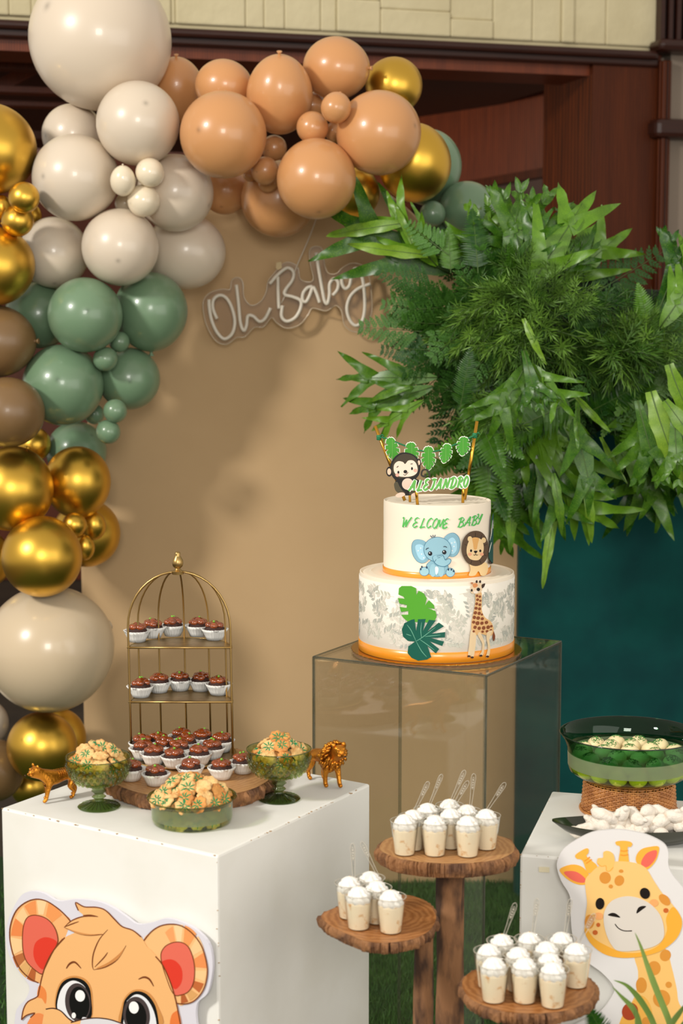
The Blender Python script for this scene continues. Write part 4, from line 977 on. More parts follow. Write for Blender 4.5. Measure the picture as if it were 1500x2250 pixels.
# monstera leaves
m1 = [(528,1050),(545,1037),(600,1037),(628,1050),(630,1090),(642,1064),(672,1080),(690,1110),(680,1152),(702,1120),(732,1150),(736,1172),(690,1164),(740,1184),(748,1215),(735,1245),(700,1252),(640,1248),(585,1252),(555,1226),(540,1206),(582,1206),(582,1184),(540,1190),(532,1160),(572,1166),(574,1149),(530,1140),(522,1108),(562,1112),(552,1098),(525,1088)]
K(c1, 'monstera_leaf', m1, (86, 168, 48), False)
m2 = [(545,1292),(560,1256),(600,1236),(619,1232),(628,1302),(639,1233),(684,1231),(668,1302),(703,1236),(742,1240),(694,1306),(760,1252),(790,1274),(718,1318),(797,1308),(795,1340),(712,1342),(790,1364),(780,1390),(706,1362),(762,1408),(742,1434),(694,1390),(716,1455),(690,1470),(640,1477),(602,1460),(578,1432),(583,1392),(622,1364),(580,1360),(552,1335)]
K(c1, 'monstera_leaf', m2, (14, 92, 76), False); KS(c1, 'leaf_vein', base=.0018, w=4, c=(110, 176, 150), taper=True, lines=[[(625,1364),(670,1335),(740,1280)], [(628,1362),(600,1300),(575,1265)], [(630,1366),(660,1420),(690,1455)], [(660,1342),(655,1300),(660,1250)], [(680,1335),(720,1330),(770,1325)], [(650,1352),(690,1380),(735,1415)], [(600,1330),(570,1320)]])
# giraffe print
gy = (236, 190, 130); gb_ = (142, 78, 44)
for l in ([(960,1310),(958,1380),(945,1448),(928,1452),(936,1380),(945,1300)], [(975,1320),(972,1390),(962,1450),(946,1458),(955,1390),(955,1320)], [(1000,1310),(1024,1370),(1020,1430),(1010,1448),(994,1446),(1008,1420),(1010,1375),(985,1325)], [(1070,1300),(1052,1350),(1058,1400),(1050,1450),(1032,1455),(1044,1400),(1036,1345),(1040,1310)]): K(c1, 'giraffe_leg', l, (240, 214, 172))
for x, y in ((934,1450), (953,1457), (1003,1447), (1041,1452)): K(c1, 'hoof', ell(x, y, 9, 6, n=10), (70, 42, 28))
K(c1, 'giraffe_tail', [(1068,1270),(1078,1300),(1088,1335),(1080,1362),(1072,1340),(1075,1310)], (130, 70, 40))
K(c1, 'giraffe_body', [(974,1072),(1006,1072),(1010,1120),(1010,1180),(1028,1222),(1062,1246),(1078,1288),(1070,1325),(1045,1330),(1000,1318),(968,1330),(950,1305),(950,1250),(962,1190),(972,1130)], gy)
for x, y, r in [(982,1095,9),(998,1100,9),(985,1118,10),(1001,1124,8),(980,1142,10),(998,1148,10),(976,1168,11),(996,1172,11),(972,1195,12),(994,1198,12),(1010,1205,8),(966,1222,12),(988,1226,13),(1012,1230,11),(962,1250,11),(984,1256,14),(1010,1256,12),(1036,1252,12),(970,1280,12),(994,1286,12),(1020,1284,13),(1046,1280,13),(1064,1274,9),(1062,1298,9),(1040,1304,10),(1014,1306,9),(962,1304,8)]:
    K(c1, 'giraffe_spot', ell(x, y, r*.85, r*.95, (x*7) % 90, 7), gb_, False); H[0] -= .00008
H[0] += .0001
K(c1, 'giraffe_head', [(944,1058),(950,1030),(968,1016),(990,1012),(1008,1026),(1012,1055),(998,1078),(975,1082),(950,1080)], (240, 214, 178)); K(c1, 'giraffe_ear', [(1008,1030),(1028,1022),(1022,1042),(1010,1050)], (70, 50, 40)); K(c1, 'giraffe_ear', [(952,1028),(944,1016),(960,1016)], (190, 130, 90)); K(c1, 'forehead', [(955,1028),(975,1020),(985,1035),(965,1048)], (226, 150, 92))
for x in (978, 998): K(c1, 'horn', [(x-4,1018),(x-5,1006),(x+5,1004),(x+5,1018)], (60, 44, 36))
K(c1, 'eye', ell(988,1057,10,10,n=12), (26, 22, 20)); K(c1, 'eye', ell(950,1062,5,8,n=10), (26, 22, 20)); K(c1, 'cheek', ell(972,1072,14,10,n=12), (250, 236, 220))
# elephant and lion print on the top tier
H[0] = 0
EB = (136, 184, 204); ED = (70, 128, 156); EL = (170, 218, 240)
for p_, i_ in (([(603,800),(618,770),(650,765),(685,780),(708,830),(700,880),(670,902),(635,892),(608,850)], [(622,806),(650,792),(680,812),(688,860),(668,886),(640,868)]), ([(785,768),(812,734),(848,727),(876,755),(882,800),(868,848),(835,866),(800,840)], [(812,775),(840,752),(862,780),(864,825),(840,850),(815,830)])):
    K(c2, 'ear_edge', [(x+(x-740)*.02, y+(y-820)*.02) for x, y in p_], ED); K(c2, 'elephant_ear', p_, EB); K(c2, 'inner_ear', i_, EL)
for x, y in ((640,830),(660,850),(655,815),(672,872),(835,785),(848,805),(838,830),(852,780)): K(c2, 'dot', ell(x, y, 4, 4, n=8), (236, 246, 250)); H[0] -= .00008
H[0] += .0001
K(c2, 'body_edge', ell(750,932,66,52), ED); K(c2, 'elephant_body', ell(750,932,63,50), EB)
for x, y, r in ((676,952,26),(826,958,24)): K(c2, 'foot_edge', ell(x, y, r+3, 27), ED); K(c2, 'foot', ell(x, y, r, 24), (156, 200, 216))
for a in ((655,938),(662,925),(690,928),(815,940),(832,940),(845,950)): K(c2, 'toenail', ell(a[0], a[1], 5, 7, n=8), (40, 70, 96)); H[0] -= .00008
for x in (726, 772): K(c2, 'foreleg', ell(x, 945, 19, 38), (150, 196, 214))
K(c2, 'chest', [(738,930),(748,922),(758,935),(752,965),(742,968)], (222, 238, 240))
K(c2, 'head_edge', ell(752,822,80,74), ED); K(c2, 'elephant_head', ell(752,822,77,71), (148, 194, 212))
K(c2, 'trunk_edge', [(725,862),(780,852),(798,882),(815,874),(832,884),(822,908),(792,924),(755,918),(730,895)], ED); K(c2, 'trunk', [(728,862),(777,855),(796,886),(815,878),(828,886),(819,905),(791,920),(757,914),(733,892)], (150, 198, 216))
KS(c2, 'wrinkle', [[(748,862),(765,858),(778,862)], [(752,872),(768,868)], [(745,880),(735,895)]], 3, (70, 110, 136))
for x, y in ((710,846),(791,838)): K(c2, 'eye', ell(x, y, 12, 13, n=14), (22, 26, 34)); K(c2, 'eye_shine', ell(x-3, y-4, 3, 4, n=8), (250, 250, 250))
KS(c2, 'eyebrow', [[(686,824),(692,816),(702,813)], [(786,806),(796,804),(806,810)]], 4, (30, 44, 60)); KS(c2, 'hair_tuft', [[(722,752),(712,740)], [(728,750),(726,736)], [(734,750),(740,736)]], 5, (50, 80, 96))
LB = (242, 212, 158)
K(c2, 'lion_body', [(935,890),(985,900),(1030,900),(1040,940),(1025,975),(1000,975),(985,950),(965,975),(930,975),(940,940)], LB); K(c2, 'tail_tuft', ell(1056,897,14,12), (60, 48, 38))
K(c2, 'mane', [(968,712),(1005,722),(1032,760),(1044,815),(1036,868),(1010,905),(968,920),(925,902),(898,862),(889,815),(900,760),(930,724)], (92, 72, 54)); KS(c2, 'mane_hair', [[(930,735),(945,765)], [(1005,735),(995,765)], [(905,790),(922,800)], [(1035,790),(1015,800)], [(905,860),(925,850)], [(1030,860),(1012,850)], [(940,908),(948,885)], [(1000,905),(992,885)], [(968,722),(968,748)]], 4, (58, 44, 34), True)
for x, y in ((936,760),(1014,768)): K(c2, 'lion_ear', ell(x, y, 13, 16), LB)
K(c2, 'lion_face', [(968,752),(1000,764),(1014,805),(1008,850),(990,880),(965,886),(935,876),(918,845),(920,800),(938,762)], (244, 214, 164)); K(c2, 'forehead', [(950,754),(986,756),(980,790),(974,820),(958,820),(954,790)], (232, 178, 108))
for x, y in ((942,829),(994,830)): K(c2, 'eye', ell(x, y, 6, 8, n=10), (24, 20, 18))
for x in (935, 1002): K(c2, 'cheek', ell(x, 850, 11, 9, n=12), (240, 176, 140))
K(c2, 'nose', [(957,832),(967,829),(978,832),(967,845)], (28, 22, 20)); KS(c2, 'mouth', [[(955,852),(962,856),(967,848),(973,856),(981,852)]], 3, (60, 40, 30))
K(c2, 'dark_leaf', [(1058,640),(1066,610),(1078,600),(1090,640),(1092,760),(1084,900),(1064,905),(1046,880),(1040,850),(1050,760)], (10, 78, 72)); KS(c2, 'leaf_gap', [[(1047,770),(1056,720),(1062,650)], [(1042,840),(1056,780)], [(1064,700),(1070,640)]], 4, (236, 236, 226), True)
# brush lettering
GL = {'W': [[(0,.92),(.1,1),(.16,.55),(.2,.0),(.42,.75),(.46,.0),(.62,.5),(.85,1)]], 'E': [[(.55,.9),(.35,1),(.14,.85),(.18,.6),(.4,.53),(.12,.42),(.02,.17),(.2,0),(.52,.15)]],
 'L': [[(.3,1),(.22,.6),(.16,.2),(.06,.0),(.3,.05),(.56,.06)]], 'C': [[(.55,.82),(.4,1),(.15,.78),(.06,.35),(.22,.0),(.55,.2)]], 'O': [[(.3,1),(.1,.75),(.05,.3),(.22,0),(.45,.2),(.52,.65),(.35,1),(.22,.9)]],
 'M': [[(0,.05),(.1,.4),(.2,.97),(.34,.2),(.58,.97),(.62,.3),(.68,.0),(.82,.1)]], 'B': [[(.14,0),(.2,.5),(.24,.95)], [(0,.82),(.3,1),(.52,.82),(.42,.6),(.22,.52),(.5,.45),(.56,.2),(.36,0),(.05,.06)]],
 'A': [[(0,.02),(.18,.3),(.45,1),(.47,.5),(.55,.02)], [(.08,.36),(.3,.38),(.6,.34)]], 'Y': [[(.02,.92),(.12,.98),(.14,.6),(.32,.52),(.52,.98)], [(.54,1),(.44,.5),(.3,.02),(.1,.0),(.02,.12)]],
 'J': [[(.1,.93),(.35,1),(.62,.94)], [(.42,1),(.36,.4),(.2,.02),(.0,.14)]], 'N': [[(0,.02),(.12,.4),(.2,.95),(.42,.1),(.52,.5),(.62,1)]],
 'D': [[(.14,0),(.2,.5),(.24,.95)], [(0,.85),(.35,1),(.62,.68),(.52,.2),(.22,0),(.0,.08)]], 'R': [[(.12,0),(.18,.5),(.22,.95)], [(0,.82),(.3,1),(.52,.8),(.4,.58),(.2,.5),(.36,.3),(.5,.04),(.64,.06)]]}
def lay(ch, x, y, s, w, rise, slant=.22):
    return [[(x+(px+slant*py)*w, y-py*s-rise*px) for px, py in st_] for st_ in GL[ch]]
H[0] = 0; GT = (92, 190, 92)
for ch, x, y, w in (('W',540,694,66),('E',612,696,62),('L',656,697,60),('C',690,697,60),('O',722,698,64),('M',758,702,62),('E',782,700,58)): pass
xs = [('W',538,692,60),('E',606,694,52),('L',646,696,56),('C',684,697,54),('O',718,699,58),('M',742,702,60),('E',782,700,50),('B',866,693,60),('A',904,688,62),('B',946,682,54),('Y',976,672,52)]
for ch, x, y, w in xs:
    strokes(c2, 'letter', lay(ch, x, y, 56, w, 4), 12, ink(240, 244, 236), cake, .0005, cz, sm=5)
    strokes(c2, 'letter_face', lay(ch, x, y, 56, w, 4), 7.5, ink(*GT), cake, .0008, cz, nib=.9, sm=5)

# ------------------------------------------------------------------ cake toppers
M_straw = mat('gold_foil_straw', L(212, 160, 60), .2, 1); M_string = mat('green_string', L(16, 112, 66), .6)
tY = cc.y-.045; tp2 = Plane((0, tY, 0), (1, 0, 0)); top_z = cc.z+H1+H2
H[0] = 0
mk = thing('monkey_topper', 'printed paper monkey cake topper on a gold stick on the cake', 'cake topper', Vector((PY(580, 1090, tY).x, tY, top_z)))
def Q(name, pts, c, sm=True, th=0):
    H[0] += .00006; return shape(tp2, name, pts, ink(*c), mk, H[0], cz, smooth=sm, thick=th)
MBk = (66, 58, 42); BK = (24, 22, 20)
mb = MB(); a_, b_ = tp2.to3(*tp2.to2(*cz(586, 430)), -.004), tp2.to3(*tp2.to2(*cz(591, 545)), -.004); mb.tube([a_, b_], .0024, 8); mb.build('gold_stick', M_straw, mk, True)
strokes(tp2, 'tail', [[(640,440),(690,420),(706,385),(690,355),(665,358),(658,385),(676,394),(684,380)]], 11, ink(52, 46, 38), mk, -.0004, cz)
Q('head_edge', [(475,365),(480,310),(510,270),(550,252),(600,260),(638,290),(652,340),(640,390),(600,420),(545,420),(500,410)], BK, True, .0008)
for x, y, rx, ry in ((469,365,19,29),(644,312,12,22)): Q('ear', ell(x, y, rx, ry, n=14), BK, True, .0008); Q('inner_ear', ell(x-1, y, rx*.6, ry*.65, n=12), (240, 206, 180))
Q('head', [(484,355),(492,310),(520,275),(555,260),(600,268),(632,298),(642,345),(625,385),(590,400),(540,405),(500,390)], MBk)
Q('body_edge', [(520,408),(600,400),(640,415),(655,440),(630,470),(620,495),(585,505),(545,500),(520,460),(508,470),(500,440)], BK, True, .0008); Q('leg', [(497,435),(515,425),(528,450),(545,475),(560,490),(545,500),(520,490),(502,470)], (84, 78, 58)); Q('belly', ell(577,438,34,34), (246, 214, 196)); Q('leg', [(590,470),(618,462),(625,485),(600,500),(585,495)], (84, 78, 58))
Q('foot', [(505,505),(525,490),(550,488),(562,500),(545,512),(520,516)], (246, 208, 188)); Q('foot', [(598,500),(618,488),(634,486),(640,498),(620,508)], (246, 208, 188))
Q('face', [(497,365),(497,325),(520,304),(548,308),(562,320),(580,300),(610,300),(630,325),(634,365),(610,388),(565,396),(520,390)], (248, 228, 208))
for x in (522, 602): Q('eye', ell(x, 369 if x < 560 else 347, 6, 9, n=10), (20, 18, 16))
for x, y in ((516,385),(622,358)): Q('cheek', ell(x, y, 11, 10, n=12), (244, 178, 160))
Q('nose', ell(563,365,11,10,n=12), (22, 20, 18))
H[0] += .0002; strokes(tp2, 'mouth', [[(552,380),(560,386),(570,378),(580,368)]], 3, ink(40, 30, 26), mk, H[0], cz); strokes(tp2, 'eyebrow', [[(512,340),(522,332)], [(594,320),(606,318)]], 4, ink(40, 32, 26), mk, H[0], cz)
nY = cc.y-.075; tp3 = Plane((0, nY, 0), (1, 0, 0))
nt_ = thing('name_topper', 'green and white lettered name topper on two gold sticks on the cake', 'cake topper', Vector((PY(960, 1100, nY).x, nY, top_z)))
xs = [('A',582,480,58),('L',630,478,54),('E',668,474,50),('J',705,473,52),('A',738,470,56),('N',782,467,54),('D',822,463,54),('R',864,460,52),('O',902,456,46)]
for i, (ch, x, y, w) in enumerate(xs):
    o = strokes(tp3, 'letter_backing', lay(ch, x, y, 62, w, 3), 22, ink(246, 246, 240), nt_, 0, cz, sm=5)
    strokes(tp3, 'letter', lay(ch, x, y, 62, w, 3), 11, ink(104, 184, 84), nt_, .0003, cz, nib=.9, sm=5)
for (x0, y0), (x1, y1) in (((624,440),(635,560)), ((906,430),(902,550))):
    mb = MB(); mb.tube([tp3.to3(*tp3.to2(*cz(x0, y0)), -.0035), tp3.to3(*tp3.to2(*cz(x1, y1)), -.0035)], .0028, 8); mb.build('gold_stick', M_straw, nt_, True)
bY = cc.y+.0; tp4 = Plane((0, bY, 0), (1, 0, 0))
bn = thing('leaf_banner_topper', 'cake banner of green paper leaves strung between two gold straws', 'cake topper', Vector((PY(960, 1090, bY).x, bY, top_z)))
w4 = lambda x, y, h=0: tp4.to3(*tp4.to2(*cz(x, y)), h)
for a_, b_ in (((385,95),(562,540)), ((985,68),(912,530))):
    mb = MB(); mb.tube([w4(*a_), w4(*b_)], .0031, 10); mb.build('gold_straw', M_straw, bn, True)
cat = [(408,162),(450,168),(530,200),(640,238),(745,243),(850,206),(972,150)]
mb = MB(); mb.tube([w4(x, y, .004) for x, y in cr(cat, False, 6)], .0016, 6); mb.build('string', M_string, bn, True)
for x, y in ((408,164), (972,152)):
    mb = MB(); p = w4(x, y); mb.lathe([(.003, -.005), (.0048, -.004), (.0042, -.001), (.005, .001), (.0045, .004), (.003, .005)], 12, p); mb.tube([p, p+Vector((.006, -.006, .006)), p+Vector((.009, -.006, .002))], .0012, 5); mb.build('knot', M_string, bn, True)
def monst(cx, cy, w, h, rot):
    P = []; 
    base = [(0,-1),(.18,-.92),(.32,-.95),(.55,-.82),(.72,-.6),(.45,-.42),(.85,-.42),(.95,-.12),(.55,-.06),(.98,.08),(.88,.38),(.48,.22),(.78,.5),(.55,.72),(.3,.5),(.42,.82),(.15,.97),(0,1)]
    P = [(x, y) for x, y in base]+[(-x, y) for x, y in base[::-1][1:-1]]; c, s = math.cos(math.radians(rot)), math.sin(math.radians(rot))
    return [(cx+x*w*c-y*h*s, cy+x*w*s+y*h*c) for x, y in P]
for x, y, w, h, r in ((486,232,40,72,-14), (600,252,42,62,-8), (698,284,42,70,0), (800,256,36,58,14), (902,214,40,56,8)):
    shape(tp4, 'leaf_backing', monst(x, y, w+5, h+5, r), ink(240, 244, 232), bn, .0052, cz, smooth=False, thick=.0006); shape(tp4, 'paper_leaf', monst(x, y, w, h, r), ink(70, 156, 44), bn, .0058, cz, smooth=False)
    strokes(tp4, 'leaf_vein', [[(x, y-h*.8), (x, y+h*.7)]], 2.5, ink(120, 186, 84), bn, .0062, cz, smooth=False)

# ------------------------------------------------------------------ log pedestals and dessert cups
cs = lambda x, y: (680+x*.44, 1700+y*.44)
M_log = mat('log_bark', L(140, 98, 64), .9, noise=(34, L(66, 44, 30), .42, .6), bump=(40, .9, .006), stretch=(1, 1, .35))
def log(parent, px, py, Yc, r, seed, z1):
    rn = random.Random(seed); p = PY(px, py, Yc); prof = [(.0005, 0)]+[(r*(1+.04*math.sin(k*1.3+seed)), z1*k/14) for k in range(15)]+[(.0005, z1)]; ph = rn.random()*6
    off = [rn.gauss(0, .035) for _ in range(28)]
    mb = MB(); mb.lathe(prof, 28, (p.x, p.y, 0), mod=lambda a, z, j: 1+off[int(a/(2*PI)*28) % 28]+.06*math.sin(3*a+ph+z*5)+.04*math.sin(11*a+z*30))
    mb.build('log', M_log, parent, 50)
ZT, ZM, ZW = CAMZ-.83, CAMZ-1320*2.5/3700*1.005, CAMZ-1462*2.4/3700*1.005
tA, cA = slab('tallest log pedestal with a round bark edged top in front of the acrylic box', [(345,360),(380,325),(470,302),(585,292),(700,288),(800,291),(900,300),(985,320),(1020,350),(1022,390),(960,425),(890,438),(800,447),(690,450),(600,446),(520,438),(440,424),(400,410),(352,385)], ZT, 33*pxm(PZ(982, 1870, ZT)), M_slab, 5, 'log_pedestal', cs)
log(tA, 990, 1960, cA.y+.01, 30*.0007, 2, ZT-.02)
tB, cB = slab('middle log pedestal with a teardrop shaped top beside the left plinth', [(55,705),(130,665),(250,626),(340,607),(430,600),(520,610),(590,640),(628,690),(632,735),(600,785),(520,826),(400,846),(280,838),(160,790),(80,745)], ZM, 25*pxm(PZ(833, 2010, ZM)), M_slab2, 6, 'log_pedestal', cs)
log(tB, 930, 2100, cB.y+.015, 21*.00068, 5, ZM-.015)
tC, cC = slab('lowest log pedestal with a round dark barked top at bottom right', [(757,1045),(775,1008),(830,975),(890,958),(960,947),(1050,942),(1150,945),(1250,958),(1330,978),(1385,1005),(1425,1060),(1418,1110),(1370,1155),(1250,1190),(1100,1200),(950,1186),(820,1138),(770,1090)], ZW, 27*pxm(PZ(1162, 2150, ZW)), M_slab2, 7, 'log_pedestal', cs)
log(tC, 1128, 2235, cC.y-.0, 24*.00065, 8, ZW-.018)
M_pet = glass('clear_plastic_cup', (.97, .97, .96, 1), 1.4, .05); M_edgehl = mat('edge_highlight', L(196, 188, 172), .2, spec=.8); M_spoon = glass('clear_plastic_spoon', (.95, .95, .94, 1), 1.6, .06)  # opaque pale edge colour paints in the bright outlines of clear plastic
M_pud = mat('vanilla_pudding', L(236, 219, 188), .45, noise=(80, L(210, 160, 104), .58, .72)); M_whip = mat('whipped_cream', L(232, 229, 222), .65); M_crumb = mat('golden_crumbs', L(206, 164, 76), .6)
CUQ = .0007
def cup(seed):
    rn = random.Random(seed+70); t = thing('dessert_cup', '', 'dessert cup'); mb = MB()
    mb.lathe([(.0005, .0004), (.0158, .0004), (.0162, .001), (.0222, .0525), (.0228, .0532), (.0222, .0537), (.0214, .0525), (.0155, .0016), (.0005, .0016)], 40); mb.build('cup', M_pet, t, 50)
    mb = MB(); mb.tube([(math.cos(a)*.0224, math.sin(a)*.0224, .0533) for a in (2*PI*i/40 for i in range(40))], .00045, 5, True); mb.build('rim_highlight', M_edgehl, t, True)  # pale ring paints the highlight along the clear rim
    mb = MB(); mb.lathe([(.0005, .0018), (.0151, .0018), (.0191, .0385), (.0182, .0402), (.0005, .0405)], 32); mb.build('pudding', M_pud, t, 50)
    mb = MB(); ph = rn.random()*6
    mb.lathe([(.0160, .0395), (.0178, .0430), (.0172, .0465), (.0150, .0482), (.0158, .0510), (.0142, .0540), (.0112, .0553), (.0114, .0578), (.0080, .0606), (.0038, .0622), (.0003, .0634)], 56, mod=lambda a, z, j: 1+.11*math.cos(9*a+ph+j*.5)); wc_ = mb.build('whipped_cream', M_whip, t, True)
    mb = MB()
    for i in range(12):
        a = rn.random()*6.28; r = rn.random()*.012; mb.ball((math.cos(a)*r, math.sin(a)*r, .0634-r*.75), (.0011, .0009, .0007), 5, 4)
    cr_ = mb.build('crumbs', M_crumb, t, True); cr_['kind'] = 'stuff'; cr_.parent = wc_
    return t
def spoon():
    mb = MB(); ns = 12; P = [(-.052, .0016), (-.03, .0014), (-.01, .0016), (.01, .0022), (.026, .0032), (.036, .0038), (.042, .003), (.0445, .0008)]
    for k in range(len(P)-1):
        (z0, w0), (z1, w1) = P[k], P[k+1]; t = .0006
        mb.hexa([(-w0, -t, z0), (w0, -t, z0), (w0, t, z0), (-w0, t, z0), (-w1, -t, z1), (w1, -t, z1), (w1, t, z1), (-w1, t, z1)])
    o = thing('plastic_spoon', '', 'spoon'); mb.build('handle', M_spoon, o)
    mb = MB(); mb.tube([(s_*w_*.96, -.0007, z_) for s_, z_, w_ in [(1, z, w) for z, w in P]+[(-1, z, w) for z, w in P[::-1]]], .00034, 5)
    for k in range(4): mb.ball((0, -.0008, .022+.004*k), (.0008, .0004, .0014), 6, 4)
    mb.tube([(.0017*math.cos(u), -.0008, .029+.010*math.sin(u)) for u in (2*PI*i/20 for i in range(20))], .00026, 5, True); mb.build('handle_ridge', M_edgehl, o, True)
    mb = MB(); mb.ball((0, 0, -.060), (.0055, .0015, .009), 12, 8); mb.build('spoon_bowl', M_spoon, o, True); return o
cps = [cup(i) for i in range(3)]; sp0 = spoon(); cused = set(); sused = [0]
for r in cps+[sp0]: kids(r)
def place_cup(p, label, grp, i):
    k = i % 3
    if k not in cused:
        cused.add(k); o = cps[k]; o.location = p; o.rotation_euler = (0, 0, i*1.3); o['label'] = label; o['group'] = grp; return
    dup(cps[k], p, (0, 0, i*1.3), label, group=grp)
def place_spoon(p, lean, turn, label, grp):
    if not sused[0]: sused[0] = 1; o = sp0; o.location = p; o.rotation_euler = (lean[1], lean[0], turn); o['label'] = label; o['group'] = grp; return
    dup(sp0, p, (lean[1], lean[0], turn), label, group=grp)
cnt = 0
def cuprow(lst, Z, where, grp):
    global cnt
    lst = sorted(lst); n = len(lst)
    for j, (x, y, s) in enumerate(lst):
        p = PZ(*cs(x, y), Z); place_cup(p, '%s dessert cup of whipped cream and pudding on the %s' % (ordn(j, n), where), grp, cnt); cnt += 1
        if s is not None:
            lx = s; place_spoon(p+Vector((.006+lx*.0*1, .002, .068)), (lx, random.uniform(-.1, .12)), random.uniform(-.4, .4), 'clear plastic spoon standing in the %s cup on the %s' % (ordn(j, n), where), 'spoons in the dessert cups')
cuprow([(474, 400, None), (624, 404, None), (788, 408, None), (880, 372, .55), (515, 376, .42), (588, 340, .35), (698, 318, .42), (702, 368, .5), (785, 348, .1), (700, 338, None)][:9], ZT, 'tallest log pedestal', 'dessert cups on the tallest pedestal')
cuprow([(200, 716, -.05), (245, 770, None), (302, 690, -.45), (335, 740, None), (405, 788, None)], ZM, 'middle log pedestal', 'dessert cups on the middle pedestal')
cuprow([(895, 1062, None), (958, 1010, .3), (918, 1132, None), (1040, 1080, None), (1072, 1135, None), (1095, 1000, .1), (1180, 1050, None), (1196, 1110, None), (1212, 1158, None), (1255, 1000, .15), (1328, 1058, .45)], ZW, 'lowest log pedestal', 'dessert cups on the lowest pedestal')
place_spoon(PZ(*cs(330, 470), ZM+.09)+Vector((0, .02, 0)), (.12, 0), 0, 'clear plastic spoon standing upright behind the middle pedestal cups', 'spoons in the dessert cups') if False else None

# ------------------------------------------------------------------ right plinth: basket stand, bowl of sweets, tray of powdered pastries
bc = PZ(1380.5, 1779, ZR); q = pxm(bc)
M_rat = mat('rattan', L(190, 128, 70), .45, noise=(60, L(150, 92, 46), .4, .7), coat=.2)
bas = thing('woven_basket', 'upturned woven rattan basket used as a stand for the bowl', 'basket', bc)
Rz = lambda z: (103-6*min(1, z/(70*q))**.7-(4 if z > 66*q else 0))*q
mb = MB(); N = 64; rows = 17
for k in range(rows):
    z = (4+k*4.05)*q; mb.tube([(math.cos(a)*(Rz(z)+.0011*(1 if (i//2+k) % 2 else -1)), math.sin(a)*(Rz(z)+.0011*(1 if (i//2+k) % 2 else -1)), z) for i, a in enumerate(2*PI*i/(N*2) for i in range(N*2))], 2.0*q, 5, True)
mb.build('weave', M_rat, bas, True, (0, 0, 0))['kind'] = 'stuff'
mb = MB()
for i in range(N):
    a = 2*PI*(i+.25)/N; mb.tube([(math.cos(a)*Rz(k*12*q), math.sin(a)*Rz(k*12*q), k*12*q) for k in range(7)], 1.5*q, 4)
mb.build('stakes', M_rat, bas, True, (0, 0, 0))['kind'] = 'stuff'
mb = MB(); mb.tube([(math.cos(a)*105*q, math.sin(a)*105*q, 2.6*q) for a in (2*PI*i/64 for i in range(64))], 3.6*q, 8, True); mb.build('rim', M_rat, bas, True, (0, 0, 0))
mb = MB(); mb.lathe([(.001, 71*q), (92*q, 71*q), (94*q, 73*q), (92*q, 75*q), (.001, 75*q)], 48); mb.build('top', M_rat, bas, 40, (0, 0, 0))
M_bg = glass('deep_green_bowl_glass', (.74, .86, .34, 1), 1.5, .03); M_bf = glass('frosted_bowl_glass', (.52, .60, .42, 1), 1.45, .3, .26); M_br = glass('dark_green_rim_glass', (.24, .50, .30, 1), 1.5, .03, gain=.6)
bo = bc+Vector((0, 0, 75.5*q)); bowl = thing('glass_bowl', 'large green glass bowl with a frosted band on the basket', 'bowl', bo)
mb = MB(); mb.lathe([(.001, .0), (95*q, .0), (118*q, 5*q), (130*q, 14*q), (134*q, 26*q)], 72); mb.lathe([(.001, 3*q), (95*q, 3*q), (116*q, 8*q), (127*q, 16*q), (131*q, 26*q)], 72); mb.build('base', M_bg, bowl, True, (0, 0, 0))
mb = MB(); mb.lathe([(134*q, 26*q), (135*q, 56*q)], 72); mb.lathe([(131*q, 26*q), (132*q, 56*q)], 72); mb.build('frosted_band', M_bf, bowl, True, (0, 0, 0))
mb = MB(); mb.lathe([(135*q, 56*q), (136*q, 66*q), (142*q, 82*q), (152*q, 96*q), (153*q, 98*q), (150*q, 98*q), (139*q, 83*q), (133*q, 67*q), (132*q, 56*q)], 72); mb.build('flared_rim', M_br, bowl, True, (0, 0, 0))
mb = MB(); mb.tube([(math.cos(a)*152*q, math.sin(a)*152*q, 97.5*q) for a in (2*PI*i/72 for i in range(72))], 1.3*q, 6, True); mb.build('rim_edge', mat('rim_edge_green', L(14, 30, 18), .1, spec=.8), bowl, True, (0, 0, 0))
M_ball = mat('milk_candy', L(232, 214, 166), .5, bump=(120, .2, .002)); M_spr = mat('green_sprinkles', L(24, 124, 40), .5, bump=(1500, 1, .001))
mb = MB(); mb.ball((0, 0, 0), (21*q, 21*q, 18*q), 20, 12); bm_ = mb.mesh('candy', M_ball, True)
mb = MB(); rn = random.Random(3)
for i in range(60):
    a, r = rn.random()*6.28, 12*q*math.sqrt(rn.random()); z = 18*q*math.sqrt(1-(r/(21*q))**2); d = Vector((rn.gauss(0, 1), rn.gauss(0, 1), .3)).normalized()*1.8*q
    c_ = Vector((math.cos(a)*r, math.sin(a)*r, z)); mb.tube([c_-d, c_+d], .6*q, 4)
sm_ = mb.mesh('sprinkles', M_spr)
lst = [(108*q*math.cos(2*PI*i/16), 108*q*math.sin(2*PI*i/16), 24*q) for i in range(16)]+[(62*q*math.cos(2*PI*i/9), 62*q*math.sin(2*PI*i/9), 22*q) for i in range(9)]+[(20*q*math.cos(2*PI*i/2), 20*q*math.sin(2*PI*i/2), 22*q) for i in range(2)]
top_ = [(106*q*math.cos(2*PI*(i+.5)/13), 106*q*math.sin(2*PI*(i+.5)/13), 47*q) for i in range(13)]+[(56*q*math.cos(2*PI*(i+.5)/7), 56*q*math.sin(2*PI*(i+.5)/7), 52*q) for i in range(7)]+[(0, 0, 54*q)]
rings = [('outer bottom ring', lst[:16], 0), ('middle bottom ring', lst[16:25], 16), ('bottom center', lst[25:], 25), ('sprinkled outer ring', top_[:13], len(lst)), ('sprinkled inner ring', top_[13:20], len(lst)+13), ('sprinkled top center', top_[20:], len(lst)+20)]
